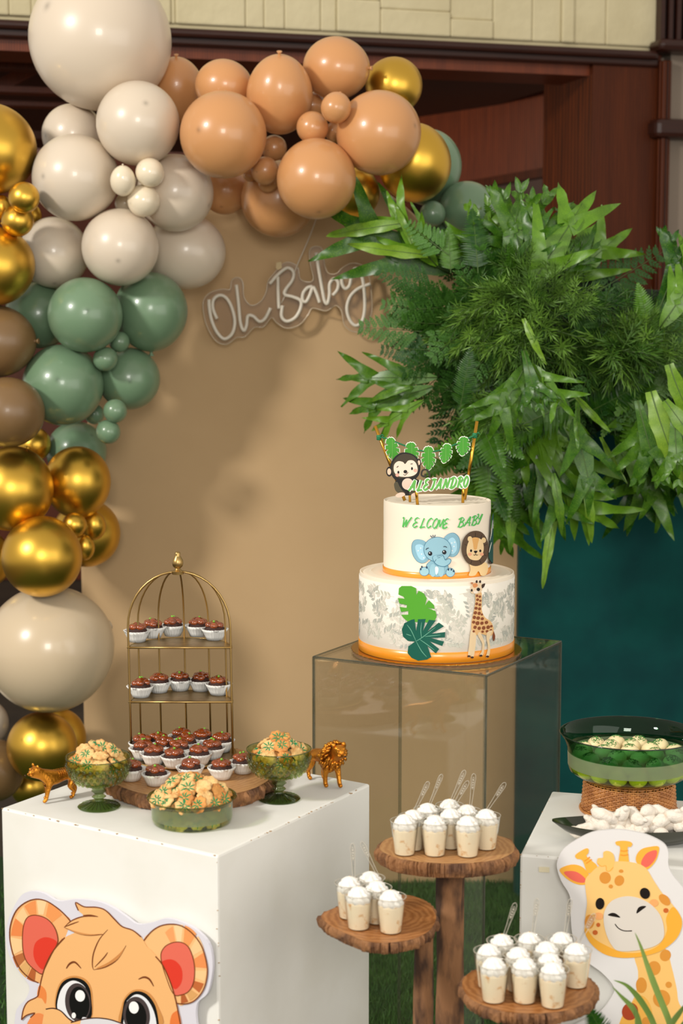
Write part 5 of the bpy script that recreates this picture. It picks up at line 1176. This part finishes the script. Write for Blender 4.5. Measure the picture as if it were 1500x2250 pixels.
def clab(i):
    for nme, P, o0 in rings:
        if o0 <= i < o0+len(P):
            for half, f in (('front', lambda p: p[1] < 0), ('back', lambda p: p[1] >= 0)):
                S_ = sorted([p for p in P if f(p)]); p = P[i-o0]
                if p in S_: return 'milk candy, %s at the %s of the bowl\'s %s' % (ordn(S_.index(p), len(S_)), half, nme)
for i, p in enumerate(lst+top_):
    up = i >= len(lst); o = thing('candy_ball', clab(i), 'candy', bo+Vector(p), 'candies in the top layer of the bowl' if up else 'candies in the bottom layer of the bowl', (rn.gauss(0, .25), rn.gauss(0, .25), rn.random()*6))
    from_mesh('candy', bm_, o)
    if up: from_mesh('sprinkles', sm_, o)
tc_ = PZ(1405, 1850, ZR); M_tray = mat('dark_olive_ceramic', L(34, 36, 20), .18, spec=.6, coat=.5)
tray = thing('oval_tray', 'boat shaped dark olive tray of powdered pastries on the right plinth', 'tray', tc_)
mb = MB(); TW = .146; n = 72; vs = []; prof = [(.001, .002), (.45, .0), (.62, .003), (.86, .016), (1.0, .030), (1.0, .032), (.985, .032), (.84, .018), (.58, .006), (.001, .005)]
def boat(a, s, z):
    x = math.cos(a)*TW*s; y = math.sin(a)*.052*s*(1-.25*abs(math.cos(a))**3); tipz = .006*abs(math.cos(a))**4*s*s; return (x, y, z+tipz)
for i in range(n):
    for s, z in prof: vs.append(boat(2*PI*i/n, s, z))
k = len(prof); mb.add(vs, [(i*k+j, ((i+1) % n)*k+j, ((i+1) % n)*k+j+1, i*k+j+1) for i in range(n) for j in range(k-1)]); o = mb.build('dish', M_tray, tray, 50, (0, 0, 0))
M_pow = mat('powdered_pastry', L(226, 217, 204), .9, noise=(55, L(206, 178, 146), .6, .85), bump=(160, .8, .003))
def pastry(seed):
    rn = random.Random(seed+30); c_ = [Vector((-.024+.048*i/6, .006*math.sin(i*.55+seed), .004*math.sin(i*.9+seed*2))) for i in range(7)]; r = [.005, .0095, .0115, .0105, .012, .0098, .0045]
    mb = MB(); mb.tube(c_, r, 12); 
    for i in range(4):
        p = c_[rn.randrange(1, 6)]; mb.ball(p+Vector((rn.gauss(0, .003), rn.gauss(0, .007), rn.uniform(.0, .008))), (rn.uniform(.006, .010), rn.uniform(.005, .007), rn.uniform(.004, .006)), 10, 7)
    return mb.mesh('pastry', M_pow, True)
PM = [pastry(i) for i in range(4)]; rn = random.Random(9)
for i in range(26):
    ly = i//10; k = i % 10; n_ = (10, 10, 6)[ly]; x = (-.088+.176*k/9)*(1-.16*ly)+rn.gauss(0, .004) if ly < 2 else (-.06+.12*k/5); y = rn.uniform(-.02, .02)*(1-abs(x)/.12)*(1-.3*ly)
    o = thing('powdered_pastry', 'sugar powdered pastry finger, %s in the %s layer of the dark oval tray' % (ordn(k, n_), ('bottom', 'middle', 'top')[ly]), 'pastry', tc_+Vector((x, y, .018+.0135*ly+(.0 if abs(x) < .09 else .004))), 'powdered pastries in the oval tray', (rn.gauss(0, .35), rn.gauss(0, .4), rn.uniform(0, 6.28)))
    from_mesh('dough', PM[i % 4], o)

# ------------------------------------------------------------------ foliage
GD = L(14, 48, 16); M_fern = leafmat('fern_green', L(24, 70, 14), L(86, 134, 26)); M_leather = leafmat('leatherleaf_green', L(28, 76, 20), L(78, 128, 40), rough=.55)
M_lobe = leafmat('lobed_leaf_green', L(28, 80, 14), L(104, 150, 36), True, .34); M_strap = leafmat('strap_leaf_green', L(62, 112, 22), L(132, 170, 50), True, .36); M_needle = leafmat('needle_sprig_green', L(30, 78, 22), L(118, 158, 58), rough=.5); M_stem = mat('green_stem', L(70, 96, 40), .6)
def blade(mb, b, d, nrm, l, w, segs=3, bend=.2, mi=0, prof=None, wave=0, fold=.25, ph=0):
    b = Vector(b); d = Vector(d).normalized(); nrm = Vector(nrm); s = d.cross(nrm).normalized(); nr = s.cross(d).normalized(); vs = []
    for i in range(segs+1):
        t = i/segs; c = b+d*(l*t)-nr*(bend*l*t*t); ww = w*(prof(t) if prof else math.sin(PI*min(1, .08+.92*t**.75))**.8)
        if i == segs: ww = w*.03
        zz = nr*(wave*w*math.sin(t*11+ph)); vs += [c+s*ww+nr*ww*fold+zz, c, c-s*ww+nr*ww*fold-zz]
    mb.add(vs, [(3*i+j, 3*i+j+1, 3*i+j+4, 3*i+j+3) for i in range(segs) for j in (0, 1)], mi)
def arcpt(t, Lh, droop): return Vector((0, Lh*(t-.12*droop*t*t), -droop*Lh*.45*t*t)), Vector((0, 1-.24*droop*t, -droop*.9*t)).normalized()
def fern(seed, droop):
    rn = random.Random(seed); mb = MB(); n = 27
    mb.tube([arcpt(i/10, 1, droop)[0] for i in range(11)], [.008*(1-.8*i/10) for i in range(11)], 5, mi=1)
    for i in range(n):
        t = .1+.9*i/n; p, d = arcpt(t, 1, droop); l = .185*(math.sin(PI*(.16+.84*t)**.8)**.75)*rn.uniform(.92, 1.08); up = Vector((1, 0, 0)).cross(d)
        for s in (1, -1): blade(mb, p, Vector((s, 0, 0))+d*.32+up*rn.gauss(.05, .1), up, l, .025, 3, rn.uniform(.05, .35), prof=lambda t: (1-.75*t)*(1 if t > 0 else .8), fold=.1)
    return mb.mesh('fern_frond', [M_fern, M_stem])
def leather(seed, droop):
    rn = random.Random(seed); mb = MB(); n = 9
    mb.tube([arcpt(i/8, 1, droop)[0] for i in range(9)], [.009*(1-.8*i/8) for i in range(9)], 5, mi=1)
    for i in range(n):
        t = .14+.84*i/n; p, d = arcpt(t, 1, droop); l = .34*(1-t)**.85+.04; up = Vector((1, 0, 0)).cross(d)
        for s in (1, -1):
            dd = (Vector((s, 0, 0))+d*.75+up*rn.gauss(0, .12)).normalized(); m = max(3, int(l/.036)); sd = dd.cross(up).normalized()
            for k in range(m):
                tt = .1+.9*k/m; pp = p+dd*l*tt-up*(.18*l*tt*tt); pl_ = (.075 if l > .2 else .055)*(1-tt)**.5+.012
                for s2 in (1, -1): blade(mb, pp, sd*s2*.75+dd*1.0, up, pl_, .018, 2, rn.uniform(0, .3), prof=lambda t: 1-.6*t if t else .5, fold=.15)
            blade(mb, p+dd*l*.9-up*.16*l, dd, up, .05, .012, 2)
    return mb.mesh('leatherleaf_frond', [M_leather, M_stem])
def lobed(seed, droop, n=3):
    rn = random.Random(seed); mb = MB(); body = lambda t: .35+.65*math.sin(PI*min(1, .05+.9*t)) if t < .98 else .05
    k = 12; vs = []
    for i in range(k+1):                               # broad midrib web
        t = i/k; p, d = arcpt(t*.78, 1, droop); w = (.018+.10*math.sin(PI*min(1, t*1.02))**.7)*(1 if t < .97 else .5); up = Vector((1, 0, 0)).cross(d); vs += [p+Vector((w, 0, 0))+up*.01*math.sin(t*9+seed), p, p-Vector((w, 0, 0))+up*.01*math.cos(t*8+seed)]
    mb.add(vs, [(3*i+j, 3*i+j+1, 3*i+j+4, 3*i+j+3) for i in range(k) for j in (0, 1)])
    pr_ = lambda t: (1.25-.65*min(1, t*2.2)+.22*math.sin(PI*t))*(1-t**4*.92)
    for i in range(n):
        t = .26+.44*i/max(1, n-1)+rn.gauss(0, .02); p, d = arcpt(t, 1, droop); up = Vector((1, 0, 0)).cross(d)
        for s in (1, -1):
            l = rn.uniform(.44, .66)*(1-.15*i/n); blade(mb, p+Vector((s*.02, 0, 0)), Vector((s*rn.uniform(.6, .95), 0, 0))+d*rn.uniform(.8, 1.15)+up*rn.gauss(0, .22), up, l, .066, 9, rn.uniform(-.1, .7), prof=pr_, wave=.3, ph=rn.random()*6)
    p, d = arcpt(.72, 1, droop); up = Vector((1, 0, 0)).cross(d); blade(mb, p, d+Vector((rn.gauss(0, .2), 0, 0)), up, .42, .066, 9, .3, prof=pr_, wave=.3)
    mb.tube([arcpt(i/8*.95, 1, droop)[0]+Vector((0, 0, .003)) for i in range(9)], [.009*(1-.8*i/8) for i in range(9)], 5, mi=1)
    return mb.mesh('lobed_leaf', [M_lobe, M_stem], True)
def strap(seed, droop):
    rn = random.Random(seed); mb = MB(); k = 16; vs = []; 
    for i in range(k+1):
        t = i/k; p, d = arcpt(t, 1, droop); w = .068*math.sin(PI*min(1, .12+.88*t))**.75+.003; up = Vector((1, 0, 0)).cross(d); q1 = up*.018*math.sin(t*14+seed); vs += [p+Vector((w*(1+.1*math.sin(t*20+seed)), 0, 0))+up*w*.2+q1, p, p-Vector((w*(1+.1*math.cos(t*19+seed)), 0, 0))+up*w*.2-q1]
    mb.add(vs, [(3*i+j, 3*i+j+1, 3*i+j+4, 3*i+j+3) for i in range(k) for j in (0, 1)])
    mb.tube([arcpt(i/8, 1, droop)[0] for i in range(9)], [.007*(1-.85*i/8) for i in range(9)], 4, mi=1); return mb.mesh('strap_leaf', [M_strap, M_stem], True)
def crested(seed, droop):
    rn = random.Random(seed); mb = MB(); k = 10; vs = []
    for i in range(k+1):
        t = i/k; p, d = arcpt(t*.7, 1, droop); w = .035+.085*t; up = Vector((1, 0, 0)).cross(d); vs += [p+Vector((w, 0, 0))+up*.02*math.sin(t*8+seed), p, p-Vector((w, 0, 0))-up*.02*math.sin(t*7+seed)]
    mb.add(vs, [(3*i+j, 3*i+j+1, 3*i+j+4, 3*i+j+3) for i in range(k) for j in (0, 1)])
    for i in range(5):
        p, d = arcpt(.6-.05*(i % 2), 1, droop); a = -.9+1.8*i/4; up = Vector((1, 0, 0)).cross(d); blade(mb, p+Vector((a*.06, 0, 0)), d*1.0+Vector((a*.9, 0, 0))+up*rn.gauss(0, .25), up, rn.uniform(.26, .42), rn.uniform(.05, .07), 7, rn.uniform(-.2, .5), wave=.4, ph=rn.random()*6, prof=lambda t: 1.2-.5*t+.25*math.sin(11*t+i)*t+.3*t*t*(1-t)-.5*t**5)
        q0 = p+Vector((a*.06, 0, 0))+(d*1.0+Vector((a*.9, 0, 0))).normalized()*.28
        for s in (-1, 1): blade(mb, q0, d+Vector((a*.9+s*.6, 0, 0))+up*rn.gauss(0, .4), up, .13, .032, 4, rn.uniform(-.3, .6), wave=.5)
    mb.tube([arcpt(i/8*.8, 1, droop)[0] for i in range(9)], [.012*(1-.8*i/8) for i in range(9)], 5, mi=1); return mb.mesh('crested_leaf', [M_lobe, M_stem], True)
def needle(seed):
    rn = random.Random(seed); mb = MB(); mb.tube([arcpt(i/6, 1, .2)[0] for i in range(7)], [.014*(1-.7*i/6) for i in range(7)], 4, mi=1)
    for i in range(70):
        t = .12+.88*(i/70); p, d = arcpt(t, 1, .2); a = i*2.4; s = Vector((math.cos(a), 0, math.sin(a))); f = .35+1.3*t**3; blade(mb, p, s+d*f, d, .26*(1-.35*t)*rn.uniform(.8, 1.15), .0125, 2, -.15, prof=lambda t: 1-.5*t if t else .5, fold=0)
    for b_ in range(4):
        t = rn.uniform(.3, .7); p, d = arcpt(t, 1, .2); a = b_*1.57+seed; s = Vector((math.cos(a), .9, math.sin(a))).normalized(); mb.tube([p, p+s*.36], .007, 4, mi=1)
        for i in range(22):
            tt = .2+.8*i/22; pp = p+s*.36*tt; a2 = i*2.4; o1 = s.orthogonal().normalized(); o2 = s.cross(o1); blade(mb, pp, o1*math.cos(a2)+o2*math.sin(a2)+s*(.4+1.2*tt**3), s, .15*rn.uniform(.8, 1.1), .0105, 2, -.1, prof=lambda t: 1-.5*t if t else .5, fold=0)
    return mb.mesh('needle_sprig', [M_needle, M_stem])
LF = {'fern_frond': [fern(1, .3), fern(2, .7), fern(3, 1.0)], 'leatherleaf_frond': [leather(1, .3), leather(2, .7)], 'lobed_leaf': [lobed(1, .3, 2), lobed(2, .8, 3), lobed(3, .5, 2)], 'strap_leaf': [strap(1, .3), strap(2, .8)], 'crested_leaf': [crested(1, .3), crested(2, .6)], 'needle_sprig': [needle(1), needle(2), needle(3)]}
M_foam = mat('dark_moss', L(16, 34, 14), .95, bump=(30, 1, .03))
fol = thing('foliage_arrangement', 'large mixed fern and leaf arrangement hanging in front of the backdrops', 'plants', PY(1180, 780, 4.62))
mb = MB(); mb.ball(PY(1190, 770, 4.6), (.30, .13, .26), 24, 16); mb.ball(PY(1420, 800, 4.55), (.26, .12, .2), 24, 16); mb.build('moss_base', M_foam, fol, True)
def spray(kind, b, t, roll=0, var=None, wide=1):
    """one cut stem: base and tip as (frame x, frame y, distance)"""
    B_, T_ = PY(*b), PY(*t); d = T_-B_; l = d.length; d.normalize(); me = LF[kind][(var if var is not None else len(fol_list)) % len(LF[kind])]; fol_list.append(1)
    z = (CAM-B_).normalized(); z = (z-d*z.dot(d)).normalized(); x = d.cross(z); M = Matrix((x, d, z)).transposed() @ Matrix.Rotation(roll, 3, 'Y')
    o = bpy.data.objects.new(kind, me); C.objects.link(o); o.parent = fol; o.location = B_-fol.location; o.rotation_euler = M.to_euler(); o.scale = (l*wide, l, l)
fol_list = []; rn = random.Random(77)
# random filling, layered outward from the two moss hearts
def fill(kind, n, cx, cy, rx, ry, a0, a1, l0, l1, r0=.15, r1=1.0, lift=0, wide=1):
    for i in range(n):
        a = math.radians(rn.uniform(a0, a1)); r = math.sqrt(rn.uniform(r0*r0, r1*r1)); x, y = cx+rx*r*math.cos(a), cy+ry*r*math.sin(a); l = rn.uniform(l0, l1)
        Yt = 4.62-.42*math.sqrt(max(0, 1-r*r*.9))-lift+rn.gauss(0, .03); k = rn.uniform(.75, 1.0); bx, by = x-l*math.cos(a)*k+rn.gauss(0, 25), y-l*math.sin(a)*k+rn.gauss(0, 25)
        spray(kind, (bx, by, min(4.68, Yt+.10+.1*(1-r))), (x, y+l*.12, Yt), rn.gauss(0, .5), wide=wide)
fill('leatherleaf_frond', 34, 1090, 720, 270, 280, 95, 300, 150, 230)
fill('leatherleaf_frond', 30, 1330, 780, 260, 220, -120, 130, 150, 230)
fill('fern_frond', 30, 1080, 940, 200, 230, 20, 170, 170, 280, .2, 1.0, .12)
fill('fern_frond', 14, 1160, 560, 200, 130, 180, 350, 150, 220)
fill('fern_frond', 22, 1400, 850, 200, 200, -60, 150, 170, 260)
fill('lobed_leaf', 8, 1190, 900, 240, 300, 20, 150, 170, 260, .3, 1.0, .03)
fill('lobed_leaf', 3, 1150, 560, 190, 150, 190, 350, 170, 240, .5, 1.0)
fill('lobed_leaf', 10, 1420, 930, 180, 200, 0, 140, 190, 260, .4, 1.0)
fill('needle_sprig', 50, 1190, 690, 260, 190, 0, 360, 90, 150, 0, 1.0, .12)
fill('needle_sprig', 34, 1390, 760, 170, 130, 0, 360, 100, 160, 0, 1.0, .08)
fill('needle_sprig', 10, 1110, 880, 160, 120, 0, 360, 80, 120, 0, 1.0, .12)
# leaves that can be recognised one by one
S_ = spray
S_('lobed_leaf', (985, 600, 4.5), (735, 470, 4.45), .2, 0); S_('lobed_leaf', (960, 585, 4.45), (840, 455, 4.4), -.3, 2); S_('strap_leaf', (940, 520, 4.42), (905, 440, 4.4), .4, 0); S_('strap_leaf', (890, 490, 4.43), (690, 515, 4.45), .1, 1); S_('strap_leaf', (940, 560, 4.42), (752, 540, 4.44), -.2, 0); S_('strap_leaf', (905, 535, 4.4), (865, 440, 4.42), .1, 0)
S_('crested_leaf', (1105, 670, 4.32), (1148, 385, 4.26), 0, 0, .8); S_('crested_leaf', (1140, 680, 4.32), (1225, 400, 4.26), .2, 1, .85); S_('lobed_leaf', (1150, 650, 4.26), (1300, 425, 4.22), .1, 2, .9); S_('crested_leaf', (1045, 650, 4.4), (1062, 415, 4.36), -.3, 1, .8); S_('lobed_leaf', (1120, 640, 4.3), (1190, 470, 4.24), -.2, 0, .9); S_('fern_frond', (1050, 600, 4.3), (1040, 440, 4.3), .1, 1, 1.2); S_('lobed_leaf', (1170, 610, 4.3), (1330, 560, 4.25), .3, 1, .7); S_('fern_frond', (990, 600, 4.35), (985, 490, 4.35), 0, 0, 1.3)
S_('lobed_leaf', (1220, 640, 4.5), (1370, 510, 4.45), .1, 0); S_('leatherleaf_frond', (1280, 660, 4.5), (1470, 545, 4.5), 0, 0); S_('fern_frond', (1440, 770, 4.3), (1400, 620, 4.25), 0, 0); S_('crested_leaf', (1440, 700, 4.3), (1520, 500, 4.25), .1, 0); S_('lobed_leaf', (1450, 720, 4.25), (1560, 560, 4.2), 0, 1)
S_('leatherleaf_frond', (960, 640, 4.4), (822, 590, 4.35), 0, 0); S_('leatherleaf_frond', (985, 560, 4.35), (880, 480, 4.35), 0, 1); S_('leatherleaf_frond', (940, 730, 4.4), (775, 715, 4.4), .1, 0); S_('leatherleaf_frond', (960, 690, 4.4), (835, 660, 4.35), .2, 1); S_('leatherleaf_frond', (955, 770, 4.4), (820, 760, 4.4), .2, 1)
S_('lobed_leaf', (960, 830, 4.4), (745, 825, 4.45), .3, 0, .7); S_('lobed_leaf', (950, 850, 4.38), (765, 905, 4.4), .2, 2, .8); S_('lobed_leaf', (930, 880, 4.36), (815, 945, 4.4), .2, 0, .7); S_('strap_leaf', (900, 850, 4.36), (790, 880, 4.38), .2, 1)
S_('lobed_leaf', (1155, 800, 4.1), (1090, 935, 4.0), -.2, 1); S_('lobed_leaf', (1165, 800, 4.08), (1245, 900, 4.0), .3, 0); S_('crested_leaf', (1150, 770, 4.08), (1185, 900, 4.0), 0, 0)
S_('strap_leaf', (1225, 1090, 4.25), (1185, 1298, 4.2), .2, 0, .75); S_('lobed_leaf', (1210, 1010, 4.3), (1320, 1170, 4.2), .2, 1); S_('strap_leaf', (1270, 880, 4.1), (1262, 985, 4.05), .5, 0); S_('strap_leaf', (1265, 870, 4.1), (1335, 955, 4.05), .2, 1); S_('lobed_leaf', (1260, 920, 4.2), (1310, 1100, 4.1), -.2, 2); S_('strap_leaf', (1320, 960, 4.3), (1360, 1055, 4.2), .3, 1, .7); S_('strap_leaf', (1290, 1050, 4.25), (1300, 1200, 4.2), 0, 1)
S_('strap_leaf', (1170, 1050, 4.3), (1165, 1215, 4.25), .4, 1); S_('strap_leaf', (1130, 1020, 4.35), (1120, 1220, 4.3), 0, 0); S_('lobed_leaf', (1110, 1030, 4.35), (1100, 1225, 4.3), .1, 1); S_('strap_leaf', (1215, 1040, 4.2), (1245, 1180, 4.15), -.2, 1); S_('lobed_leaf', (1180, 1000, 4.25), (1240, 1170, 4.2), .1, 0, .9)
S_('strap_leaf', (1430, 860, 4.1), (1485, 1060, 4.0), .2, 1, 1.5); S_('strap_leaf', (1460, 880, 4.05), (1560, 1010, 4.0), -.2, 0, 1.5); S_('crested_leaf', (1400, 880, 4.1), (1450, 1080, 4.05), .1, 1); S_('strap_leaf', (1470, 800, 4.1), (1520, 960, 4.05), .3, 1, 1.6); S_('lobed_leaf', (1440, 860, 4.12), (1400, 1040, 4.05), 0, 1); S_('crested_leaf', (1480, 900, 4.05), (1490, 1075, 4.0), 0, 0)
S_('leatherleaf_frond', (1420, 770, 4.35), (1545, 715, 4.3), 0, 0, 1.2); S_('fern_frond', (1420, 800, 4.3), (1560, 800, 4.25), .1, 1); S_('leatherleaf_frond', (1420, 800, 4.32), (1550, 880, 4.25), .1, 1, 1.2); S_('fern_frond', (1440, 740, 4.35), (1540, 620, 4.3), 0, 0); S_('needle_sprig', (1420, 790, 4.25), (1510, 760, 4.15), 0, 0); S_('needle_sprig', (1430, 820, 4.25), (1515, 850, 4.15), 0, 1)
S_('strap_leaf', (1150, 700, 4.08), (1190, 800, 4.02), .2, 1); S_('fern_frond', (1010, 900, 4.2), (1035, 760, 4.15), 0, 0)

# grassy plant at the lower right, growing from a pot on the floor
M_grassleaf = leafmat('long_grass_leaf', L(84, 124, 44), L(150, 178, 96), rough=.45); M_pot = mat('dark_plastic_pot', L(40, 34, 30), .5)
gY = 2.32; g0 = PY(1440, 2250, gY); gp_ = thing('grassy_plant', 'potted plant with long arching grass leaves before the giraffe cutout', 'plant', (g0.x, g0.y, 0))
mb = MB(); mb.lathe([(.001, .0), (.05, .0), (.07, .13), (.074, .13), (.074, .145), (.066, .145), (.064, .12), (.001, .12)], 28); mb.build('pot', M_pot, gp_, 40, (0, 0, 0))
cg = lambda x, y: (1130+x/3.2135, 1550+y/3.2135)
for pts, w, Y in (([(850,1605),(890,1700),(945,1860),(1010,2030),(1090,2230),(1140,2420)], 26, 2.3), ([(690,1985),(750,2050),(830,2130),(870,2210),(900,2330)], 22, 2.26), ([(700,1940),(790,1975),(880,2070),(960,2200),(1010,2330)], 24, 2.32), ([(1230,2080),(1180,2140),(1110,2240),(1060,2350)], 30, 2.28), ([(855,2150),(858,2250),(880,2350)], 14, 2.3), ([(1280,2160),(1230,2200),(1150,2300)], 26, 2.34)):
    p3 = [PY(*cg(x, y), Y+.004*i) for i, (x, y) in enumerate(cr(pts, False, 5))]; p3.append(Vector((g0.x+random.uniform(-.02, .02), g0.y, .12))); n = len(p3); vs = []
    for i, p in enumerate(p3):
        d = (p3[min(n-1, i+1)]-p3[max(0, i-1)]).normalized(); s = d.cross(Vector((.3, -1, .1))).normalized(); ww = w*.00019*(.06+.94*min(1, i/(n*.45)))*(1 if i < n-1 else .3); vs += [p+s*ww+Vector((0, -ww*.4, 0)), p, p-s*ww+Vector((0, -ww*.4, 0))]
    mb = MB(); mb.add(vs, [(3*i+j, 3*i+j+1, 3*i+j+4, 3*i+j+3) for i in range(n-1) for j in (0, 1)]); mb.build('grass_leaf', M_grassleaf, gp_, True)
o = bpy.data.objects.new('fern_frond', LF['fern_frond'][0]); C.objects.link(o); o.parent = gp_; b_ = PY(1335, 2290, 2.3); t_ = PY(1296, 2222, 2.26); d = (t_-b_); l = d.length; d.normalize(); z = (CAM-b_).normalized(); z = (z-d*z.dot(d)).normalized(); o.location = b_-gp_.location; o.rotation_euler = Matrix((d.cross(z), d, z)).transposed().to_euler(); o.scale = (l*1.3, l, l)

# ------------------------------------------------------------------ pieces of parts: one level deeper
UNDER = {'ear_stripe': 'ear', 'inner_ear': 'ear', 'inner_ear_shade': 'ear', 'inner_ear_outline': 'ear', 'ear_outline': 'ear', 'eye_outline': 'eye', 'eye_white': 'eye', 'iris': 'eye', 'pupil': 'eye', 'eye_shine': 'eye',
         'horn_stripe': 'horn', 'forelock_outline': 'forelock', 'leaf_vein': ('monstera_leaf', 'paper_leaf'), 'toenail': 'foot', 'hoof': 'giraffe_leg', 'letter_face': 'letter', 'hobnail': 'bowl', 'rim': 'bowl', 'foot_flutes': 'foot',
         'shelf_rim': 'shelf', 'backing_edge': 'acrylic_backing', 'mane_hair': 'mane', 'hair_shade': 'hair_tuft', 'nose_bridge': 'muzzle', 'muzzle_outline': 'muzzle', 'jaw': 'face', 'face_outline': 'face', 'base_ring': 'base_tray', 'giraffe_spot': 'giraffe_body', 'dot': 'elephant_ear', 'leaf_gap': 'dark_leaf'}
last = {}
for o in LOG:
    p = o.parent; k = o.name.split('.')[0]
    if p is None or p.parent is not None: continue
    if k in UNDER:
        ks = UNDER[k] if isinstance(UNDER[k], tuple) else (UNDER[k],)
        c_ = [last[(p.name, q)] for q in ks if (p.name, q) in last]
        if c_: o.parent = c_[-1]; continue
    last[(p.name, k)] = o
